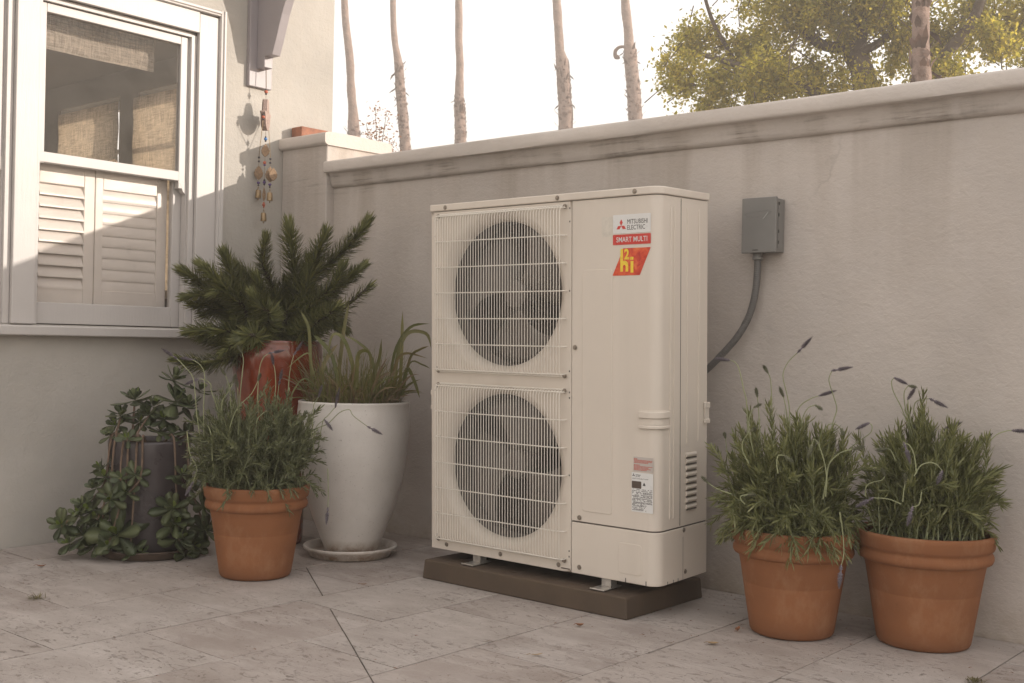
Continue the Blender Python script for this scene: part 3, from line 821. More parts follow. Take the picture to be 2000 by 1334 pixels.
# wire fan guards: seven rails each, joined by upright wires that bend in at the ends
for (z0, z1) in ((0.704, 1.295), (0.046, 0.641)):
    b = MB(); yf = -0.030; xa, xb = 0.037, 0.668
    nw = 47
    for i in range(nw):
        x = xa + 0.010 + (xb - xa - 0.020) * i / (nw - 1)
        b.tube([(x, 0.0, z1 + 0.006), (x, -0.012, z1 + 0.007), (x, -0.024, z1 + 0.003), (x, yf, z1 - 0.012), (x, yf, z0 + 0.012), (x, -0.024, z0 - 0.003), (x, -0.012, z0 - 0.007), (x, 0.0, z0 - 0.006)], 0.00145, 6)
    g = U(b, 'guard_wires', M['ivory2'], smooth=True, kind='stuff')
    zs = [z0 + (z1 - z0) * k / 6 for k in range(7)]
    for k, z in enumerate(zs):
        q = MB(); e = 0.014
        q.tube([(xa, -0.001, z), (xa + 0.001, -0.014, z), (xa + 0.006, yf + 0.008, z), (xa + e, yf + 0.0042, z), (xb - e - 0.01, yf + 0.0042, z), (xb - 0.006, yf + 0.010, z), (xb - 0.001, -0.014, z), (xb, -0.001, z)], 0.0023, 8)
        U(q, 'guard_rail', M['ivory2'], g, smooth=True)
    for z in (z0 - 0.009, z1 + 0.009):
        q = MB().tube([(xa + 0.004, -0.006, z), (xb - 0.004, -0.006, z)], 0.0023, 8); U(q, 'guard_rail', M['ivory2'], g, smooth=True)
    for (x, z) in ((xa + 0.006, z0 - 0.006), (xb - 0.004, z0 - 0.006), (xa + 0.006, z1 + 0.004), (xb - 0.004, z1 + 0.004)):
        q = MB(); q.lathe([(0.0085, 0), (0.0085, 0.0016), (0.006, 0.0016), (0.006, 0.006), (0.002, 0.007)], (0, 0, 0), 16)
        q.v = [(x + a, -c - 0.0065, z + d) for a, d, c in q.v]; U(q, 'guard_screw', M['screw'], g, smooth=True)
# screws
def screw(x, z, y=-0.0005, side=False, r=0.0065):
    q = MB(); q.lathe([(r * 1.35, 0), (r * 1.35, 0.001), (r * 0.9, 0.0012), (r * 0.9, 0.004), (r * 0.25, 0.0047)], (0, 0, 0), 14)
    if side: q.v = [(UW + c, y + a, z + d) for a, d, c in q.v]
    else: q.v = [(x + a, y - c, z + d) for a, d, c in q.v]
    U(q, 'screw', M['screw'], smooth=True)
for (x, z) in ((0.078, 1.331), (0.629, 1.331), (0.96, 1.331)): screw(x, z, -0.0062)
for (x, z) in ((0.706, 0.800), (0.727, 0.200), (0.727, 0.024), (0.081, 0.021), (0.358, 0.021), (0.634, 0.020)): screw(x, z, -0.0012)
screw(0, 0.027, 0.175, True); screw(0, 0.172, 0.165, True)
b = MB()
for (x, z) in ((0.681, 1.292), (0.681, 1.245), (0.681, 1.0), (0.681, 0.715), (0.681, 0.640), (0.681, 0.62), (0.681, 0.345), (0.681, 0.075), (0.681, 0.055), (0.018, 1.222), (0.018, 0.62), (0.03, 1.284), (0.03, 0.995), (0.03, 0.712), (0.03, 0.634), (0.03, 0.055)):
    b.box(x - 0.0022, x + 0.0022, -0.0007, 0.0006, z - 0.0028, z + 0.0028)
U(b, 'rivet_holes', M['black'], kind='stuff')
# pressed shapes in the sheet metal
def press(x0, x1, z0, z1, h=0.0022, y=0.001):
    b = MB(); n = 5; rr = 0.012; pts = []
    for (cx_, cz_, s) in ((x1 - rr, z0 + rr, -90), (x1 - rr, z1 - rr, 0), (x0 + rr, z1 - rr, 90), (x0 + rr, z0 + rr, 180)): pts += arc(cx_, cz_, rr, s, s + 90, n)
    b.extrude(pts, y - h, y + 0.001, axis='y'); U(b, 'pressed_panel', M['ivory'], smooth=True, bevel=0.002, bseg=3)
press(0.738, 0.866, 0.225, 1.072)
press(0.895, 0.990, 0.03, 0.135, 0.0012, -0.001)
def rib(y, z0, z1, h=0.0028, w=0.009):
    b = MB(); b.tube([(UW - 0.0015, y, z0), (UW + 0.0002, y, z0 + 0.01), (UW + 0.0002, y, z1 - 0.01), (UW - 0.0015, y, z1)], h, 8); U(b, 'pressed_rib', M['ivory'], smooth=True)
rib(0.075, 0.222, 1.285); rib(0.098, 0.222, 1.285); rib(0.182, 0.47, 1.285); rib(0.258, 0.47, 1.285)
b = MB().box(UW - 0.0008, UW + 0.0003, 0.1395, 0.1415, 0.19, 1.312); U(b, 'side_seam', M['inner'])
b = MB().box(UW + 0.0002, UW + 0.0013, 0.1585, 0.1600, 0.002, 0.15); U(b, 'side_seam', M['inner'])
# louvred vent in the side
for i in range(9):
    z = 0.242 + i * 0.0225; b = MB()
    ring = []
    for k in range(7):
        t = math.pi * k / 6
        ring.append((UW - 0.001 + 0.0075 * math.sin(t), z + 0.008 - 0.0085 * math.cos(t)))
    b.extrude([(x_, z_) for x_, z_ in ring], 0.176, 0.244, axis='y')
    U(b, 'vent_louvre', M['ivory'], smooth=True, bevel=0.0015)
    U(MB().box(UW, UW + 0.0045, 0.178, 0.242, z - 0.0035, z - 0.0005), 'vent_slot', M['inner'])
# recessed grip in the front corner
def wrap(z0, z1, out, inn, x0=0.978, yb=0.026, rr=0.04):
    o = [(x0, -out)] + arc(UW - rr, rr, rr + out, -90, 0, 8) + [(UW + out, rr + yb)]
    i_ = [(UW + inn, rr + yb)] + arc(UW - rr, rr, rr + inn, 0, -90, 8) + [(x0, -inn)]
    b = MB(); b.extrude(o + i_, z0, z1); return b
h = U(wrap(0.531, 0.594, 0.0025, -0.0005), 'grip', M['ivory'], smooth=True, bevel=0.001)
U(wrap(0.566, 0.590, 0.009, 0.002), 'grip_lip', M['ivory'], h, smooth=True, bevel=0.004, bseg=3)
U(wrap(0.545, 0.5655, 0.0031, 0.0026, 0.984, 0.018), 'grip_pocket', M['ivory'], h, smooth=True)
U(wrap(0.531, 0.543, 0.008, 0.002), 'grip_lip', M['ivory'], h, smooth=True, bevel=0.003, bseg=3)
# small grips: rear right corner and left edge
for (x0, x1, y0, y1, zz) in ((UW + 0.0012, UW + 0.008, 0.292, 0.328, 0.535), (-0.014, 0.0, 0.005, 0.05, 0.548)):
    g = U(MB().box(x0, x1, y0, y1, zz + 0.05, zz + 0.072), 'side_grip', M['ivory'], bevel=0.004, bseg=3)
    U(MB().box(x0 if x0 > 1 else x0 + 0.003, x1 - 0.003 if x0 > 1 else x1, y0 + 0.004, y1 - 0.004, zz + 0.012, zz + 0.05), 'side_grip_back', M['ivory'], g)
    U(MB().box(x0, x1, y0, y1, zz - 0.004, zz + 0.012), 'side_grip_foot', M['ivory'], g, bevel=0.004, bseg=3)
# little alignment slits on the bottom edge
b = MB()
for x in (0.925, 1.008): b.box(x - 0.0012, x + 0.0012, -0.0021, 0.0, 0.0, 0.016)
for y in (0.062, 0.098, 0.128): b.box(UW + 0.0009, UW + 0.0019, y - 0.001, y + 0.001, 0.0, 0.011)
U(b, 'edge_slits', M['black'], kind='stuff')
# feet
for x0 in (0.200, 0.806):
    b = MB(); b.box(x0, x0 + 0.060, -0.044, 0.06, -0.0325, -0.0295); b.box(x0 + 0.008, x0 + 0.054, 0.012, 0.0145, -0.0293, 0.0)
    b.tube([(x0, -0.044, -0.0300), (x0 + 0.060, -0.044, -0.0300)], 0.0032, 8)
    ft = U(b, 'foot', M['galv'], bevel=0.001)
    U(MB().box(x0 + 0.0541, x0 + 0.0565, 0.0, 0.035, -0.0293, -0.0015), 'foot_web', M['galv'], ft)

# stickers and print
def text_mesh(body, size, mat, name, xs=1.0, bold=0.0, spacing=1.0):
    cu = bpy.data.curves.new(name, 'FONT'); cu.body = body; cu.size = size; cu.extrude = 0.0001; cu.offset = bold; cu.space_character = spacing
    cu.resolution_u = 3
    o = bpy.data.objects.new('tmp_text', cu); COL.objects.link(o)
    dg = bpy.context.evaluated_depsgraph_get(); dg.update()
    me = bpy.data.meshes.new_from_object(o.evaluated_get(dg))
    bpy.data.objects.remove(o); me.materials.clear(); me.materials.append(mat)
    co = np.empty(len(me.vertices) * 3); me.vertices.foreach_get('co', co); co = co.reshape(-1, 3)
    co[:, 0] *= xs
    return me, co
def put_text(body, x0, x1, z, h, mat, name, y, parent, bold=0.0):
    """text fitted to the width x0..x1 with cap height h, standing in the front plane"""
    me, co = text_mesh(body, 1.0, mat, name, bold=bold)
    a0, a1 = co[:, 0].min(), co[:, 0].max(); b0, b1 = co[:, 1].min(), co[:, 1].max()
    out = np.stack([x0 + (co[:, 0] - a0) / (a1 - a0) * (x1 - x0), y - co[:, 2], z + (co[:, 1] - b0) / (b1 - b0) * h], 1)
    me.vertices.foreach_set('co', out.ravel()); me.update(); me.name = name
    o = bpy.data.objects.new(name, me); o.parent = parent; COL.objects.link(o); return o
def rrect(x0, x1, z0, z1, r=0.003):
    pts = []
    for (cx_, cz_, s) in ((x1 - r, z0 + r, -90), (x1 - r, z1 - r, 0), (x0 + r, z1 - r, 90), (x0 + r, z0 + r, 180)): pts += arc(cx_, cz_, r, s, s + 90, 3)
    return pts
ST = -0.0002
s1 = U(MB().extrude(rrect(0.867, 1.021, 1.1925, 1.256), ST, 0.0005, axis='y'), 'brand_sticker', M['sticker_white'])
d = MB(); cx_, cz_, a = 0.9015, 1.2180, 0.0120      # three diamonds meeting at a point
for w in (90, 210, 330):
    ax = Vector((math.cos(R(w)), math.sin(R(w)))); pr = Vector((-ax.y, ax.x)); L_ = a * 1.86
    P0 = Vector((cx_, cz_)); q = [P0, P0 + ax * L_ / 2 + pr * L_ / 3.46, P0 + ax * L_, P0 + ax * L_ / 2 - pr * L_ / 3.46]
    d.extrude([(p.x, p.y) for p in q], ST - 0.0006, ST + 0.0001, axis='y')
U(d, 'three_diamond_emblem', M['sticker_red'], s1)
put_text('MITSUBISHI', 0.9265, 1.0085, 1.2235, 0.0155, M['ink'], 'printed_words', ST - 0.0002, s1)
put_text('ELECTRIC', 0.9265, 0.9985, 1.2035, 0.0155, M['ink'], 'printed_words', ST - 0.0002, s1)
s2 = U(MB().extrude(rrect(0.867, 1.021, 1.1535, 1.1885), ST, 0.0005, axis='y'), 'model_sticker', M['sticker_red'])
put_text('SMART MULTI', 0.8815, 1.0075, 1.1625, 0.0175, M['sticker_white'], 'printed_words', ST - 0.0002, s2, 0.004)
s3 = U(MB().extrude([(0.866, 1.049), (0.9775, 1.049), (1.021, 1.1415), (0.9105, 1.1415)], ST, 0.0005, axis='y'), 'flame_sticker', M['flame'])
def glyph(polys, name='printed_letters'):
    g = MB()
    for p in polys: g.extrude(p, ST - 0.0004, ST - 0.00005, axis='y')
    return U(g, name, M['yellow'], s3)
# h : stem + arch + leg
xh, w_ = 0.8985, 0.0105
hb = [(xh, 1.062), (xh + w_, 1.062), (xh + w_, 1.140), (xh + 0.003, 1.140), (xh, 1.135)]
outer = [(xh + w_ + 0.0005, 1.098)] + [(xh + 0.0168 + 0.0155 * math.cos(R(t)), 1.0835 + 0.016 * math.sin(R(t))) for t in (100, 75, 50, 25, 0)] + [(xh + 0.0323, 1.062), (xh + 0.0215, 1.062)]
inner = [(xh + 0.0165 + 0.0055 * math.cos(R(t)), 1.079 + 0.006 * math.sin(R(t))) for t in (0, 45, 90, 135)] + [(xh + w_ + 0.0005, 1.082)]
glyph([hb, outer + inner])
put_text('2', 0.9145, 0.9345, 1.103, 0.0365, M['yellow'], 'printed_letters', ST - 0.0002, s3, 0.035)
glyph([[(0.9405, 1.058), (0.9520, 1.058), (0.9520, 1.097), (0.9405, 1.097)], [(0.9390, 1.1015), (0.9520, 1.1015), (0.9520, 1.1110), (0.9390, 1.1110)]])
U(MB().extrude(rrect(0.819, 0.8655, 1.183, 1.252), 0.0002, 0.0008, axis='y'), 'label_residue', simple('adhesive_residue', (0.64, 0.595, 0.525), 0.6, var=0.1, vscale=60))
# rating plate and warning notice: rows of print too fine to read
rp = random.Random(5)
s4 = U(MB().extrude(rrect(0.955, 1.0335, 0.3845, 0.434, 0.001), ST, 0.0005, axis='y'), 'warning_label', M['sticker_pink'])
g = MB()
z = 0.4300
for k, f in enumerate((0.22, 1.0, 1.0, 0.78, 0.0, 0.32, 1.0, 0.8, 0.9, 0.72, 0.0)):
    z -= 0.0041; x = 0.9567; xe = 0.9567 + 0.0745 * f
    while x < xe - 0.002:
        l_ = min(rp.uniform(0.002, 0.008), xe - x); g.box(x, x + l_, ST - 0.0003, ST + 0.0001, z, z + 0.0026); x += l_ + 0.0012
U(g, 'fine_print', M['ink_red'], s4, kind='stuff')
s5 = U(MB().extrude(rrect(0.9475, 1.0340, 0.247, 0.3810, 0.001), ST, 0.0005, axis='y'), 'rating_plate', M['sticker_white'])
g = MB(); g.extrude(rrect(0.9485, 0.9870, 0.3270, 0.3515, 0.002), ST - 0.0005, ST + 0.0001, axis='y'); U(g, 'dark_box', M['ink_brown'], s5)
g = MB(); c0 = (0.9560, 0.3710)
for w in (90, 210, 330):
    ax = Vector((math.cos(R(w)), math.sin(R(w)))); pr = Vector((-ax.y, ax.x)); P0 = Vector(c0); L_ = 0.0062
    g.extrude([(p.x, p.y) for p in (P0, P0 + ax * L_ / 2 + pr * L_ / 3.46, P0 + ax * L_, P0 + ax * L_ / 2 - pr * L_ / 3.46)], ST - 0.0005, ST + 0.0001, axis='y')
U(g, 'three_diamond_emblem', M['ink'], s5)
put_text('MITSUBISHI', 0.9640, 0.9840, 0.3712, 0.0034, M['ink'], 'printed_words', ST - 0.0002, s5)
put_text('ELECTRIC', 0.9640, 0.9815, 0.3665, 0.0034, M['ink'], 'printed_words', ST - 0.0002, s5)
put_text('SPLIT TYPE HEAT PUMP', 0.9510, 1.0150, 0.3585, 0.0034, M['ink'], 'printed_words', ST - 0.0002, s5)
g = MB(); g.extrude([(0.9985, 0.3490), (1.0045, 0.3380), (0.9925, 0.3380)], ST - 0.0005, ST + 0.0001, axis='y')
z = 0.3230; k = 0
while z > 0.2520:
    lim = 1.0310 if z > 0.2760 else 1.0080
    x = 0.9500
    while x < lim - 0.003:
        l_ = rp.uniform(0.0016, 0.0075)
        if rp.random() < 0.74: g.box(x, min(x + l_, lim), ST - 0.0003, ST + 0.0001, z, z + 0.0019)
        x += l_ + 0.0013
    z -= rp.choice([0.0033, 0.0035, 0.0052])
U(g, 'fine_print', M['ink'], s5, kind='stuff')
U(MB().box(0.645, 0.684, -0.0007, 0.0004, 0.0085, 0.0125), 'maker_strip', M['ink_brown'])

# pad under the unit
pad = thing('equipment_pad', (2.155, -0.40, 0), 'low dark brown plastic pad under the heat pump unit', 'pad')
b = MB(); X0, X1, Y0, Y1 = 1.674, 2.636, -0.645, -0.153
b.extrude([(X0, Y0), (X1, Y0), (X1, Y1), (X0, Y1)], 0.0, 0.0745)
for i in range(4, 8):
    x, y, z = b.v[i]; b.v[i] = (x + (0.006 if x < 2 else -0.006), y + (0.005 if y < -0.4 else -0.005), z)
b.build('pad_body', M['pad'], pad, bevel=0.006, bseg=3)
b = MB()
for i in range(9):
    x = 1.74 + i * 0.1; b.box(x, x + 0.05, -0.600, -0.19, 0.0747, 0.0757)
b.build('pad_tread', M['pad'], pad, kind='stuff')

# ---------------------------------------------------------------- disconnect box and conduit
dbx = thing('disconnect_box', (2.79, 0, 1.268), 'grey metal switch box fixed on the plaster wall above the conduit', 'electrical box')
MB().box(2.726, 2.856, -0.060, -0.001, 1.272, 1.466).build('box_body', M['grey'], dbx, bevel=0.002)
b = MB(); b.extrude([(2.7215, 1.2685), (2.8605, 1.2685), (2.8605, 1.4705), (2.7215, 1.4705)], -0.0745, -0.0605, axis='y')
lid = b.build('box_lid', M['grey'], dbx, bevel=0.0035, bseg=3)
b = MB().box(2.8566, 2.8582, -0.054, -0.008, 1.285, 1.44); b.build('side_flange', M['grey'], dbx)
for z in (1.30, 1.34, 1.40, 1.44):
    MB().box(2.8583, 2.8592, -0.052, -0.046, z, z + 0.012).build('knockout_slot', M['black'], dbx)
MB().box(2.768, 2.790, -0.0752, -0.0746, 1.2775, 1.2805).build('maker_strip', M['ink'], lid)
def emb(pts, r=0.0009): return MB().tube([(x, -0.0745, z) for x, z in pts], r, 6).build('embossed_mark', M['grey'], lid, smooth=True)
emb([(2.733, 1.411), (2.745, 1.417), (2.77, 1.418), (2.80, 1.420), (2.822, 1.425), (2.842, 1.417), (2.833, 1.411)])
emb([(2.736, 1.399), (2.76, 1.402), (2.785, 1.401), (2.806, 1.404)])
emb([(2.733, 1.411), (2.735, 1.404), (2.736, 1.399)])
MB().tube([(2.808, -0.0755, 1.391), (2.817, -0.0758, 1.400), (2.827, -0.0755, 1.413)], 0.0007, 6).build('scratch', M['sticker_white'], lid, smooth=True)
cp = [Vector(p) for p in [(2.771, -0.040, 1.262), (2.771, -0.040, 1.20), (2.765, -0.042, 1.12), (2.745, -0.047, 1.04), (2.705, -0.055, 0.965), (2.645, -0.065, 0.895), (2.585, -0.075, 0.835), (2.50, -0.09, 0.77), (2.40, -0.12, 0.72), (2.36, -0.20, 0.70), (2.35, -0.262, 0.70)]]
def smooth_path(P, n):
    out = []
    for i in range(len(P) - 1):
        p0, p1, p2, p3 = P[max(i - 1, 0)], P[i], P[i + 1], P[min(i + 2, len(P) - 1)]
        for k in range(n):
            t = k / n
            out.append(0.5 * ((2 * p1) + (p2 - p0) * t + (2 * p0 - 5 * p1 + 4 * p2 - p3) * t * t + (3 * p1 - p0 - 3 * p2 + p3) * t ** 3))
    out.append(P[-1]); return out
path = smooth_path(cp, 40)
conduit = thing('conduit', (2.771, -0.04, 0.7), 'grey flexible conduit curving down from the switch box to the unit', 'conduit')
b = MB(); b.tube(path, [0.0128 + 0.0007 * math.sin(i * 1.6) for i in range(len(path))], 16); b.build('hose', M['conduit'], conduit, smooth=True)
MB().lathe([(0.0155, 0), (0.0195, 0.002), (0.0195, 0.010), (0.0165, 0.012), (0.0165, 0.024), (0.0150, 0.026)], (2.771, -0.040, 1.245), 6 * 4).build('collar', M['grey'], conduit, smooth=True)
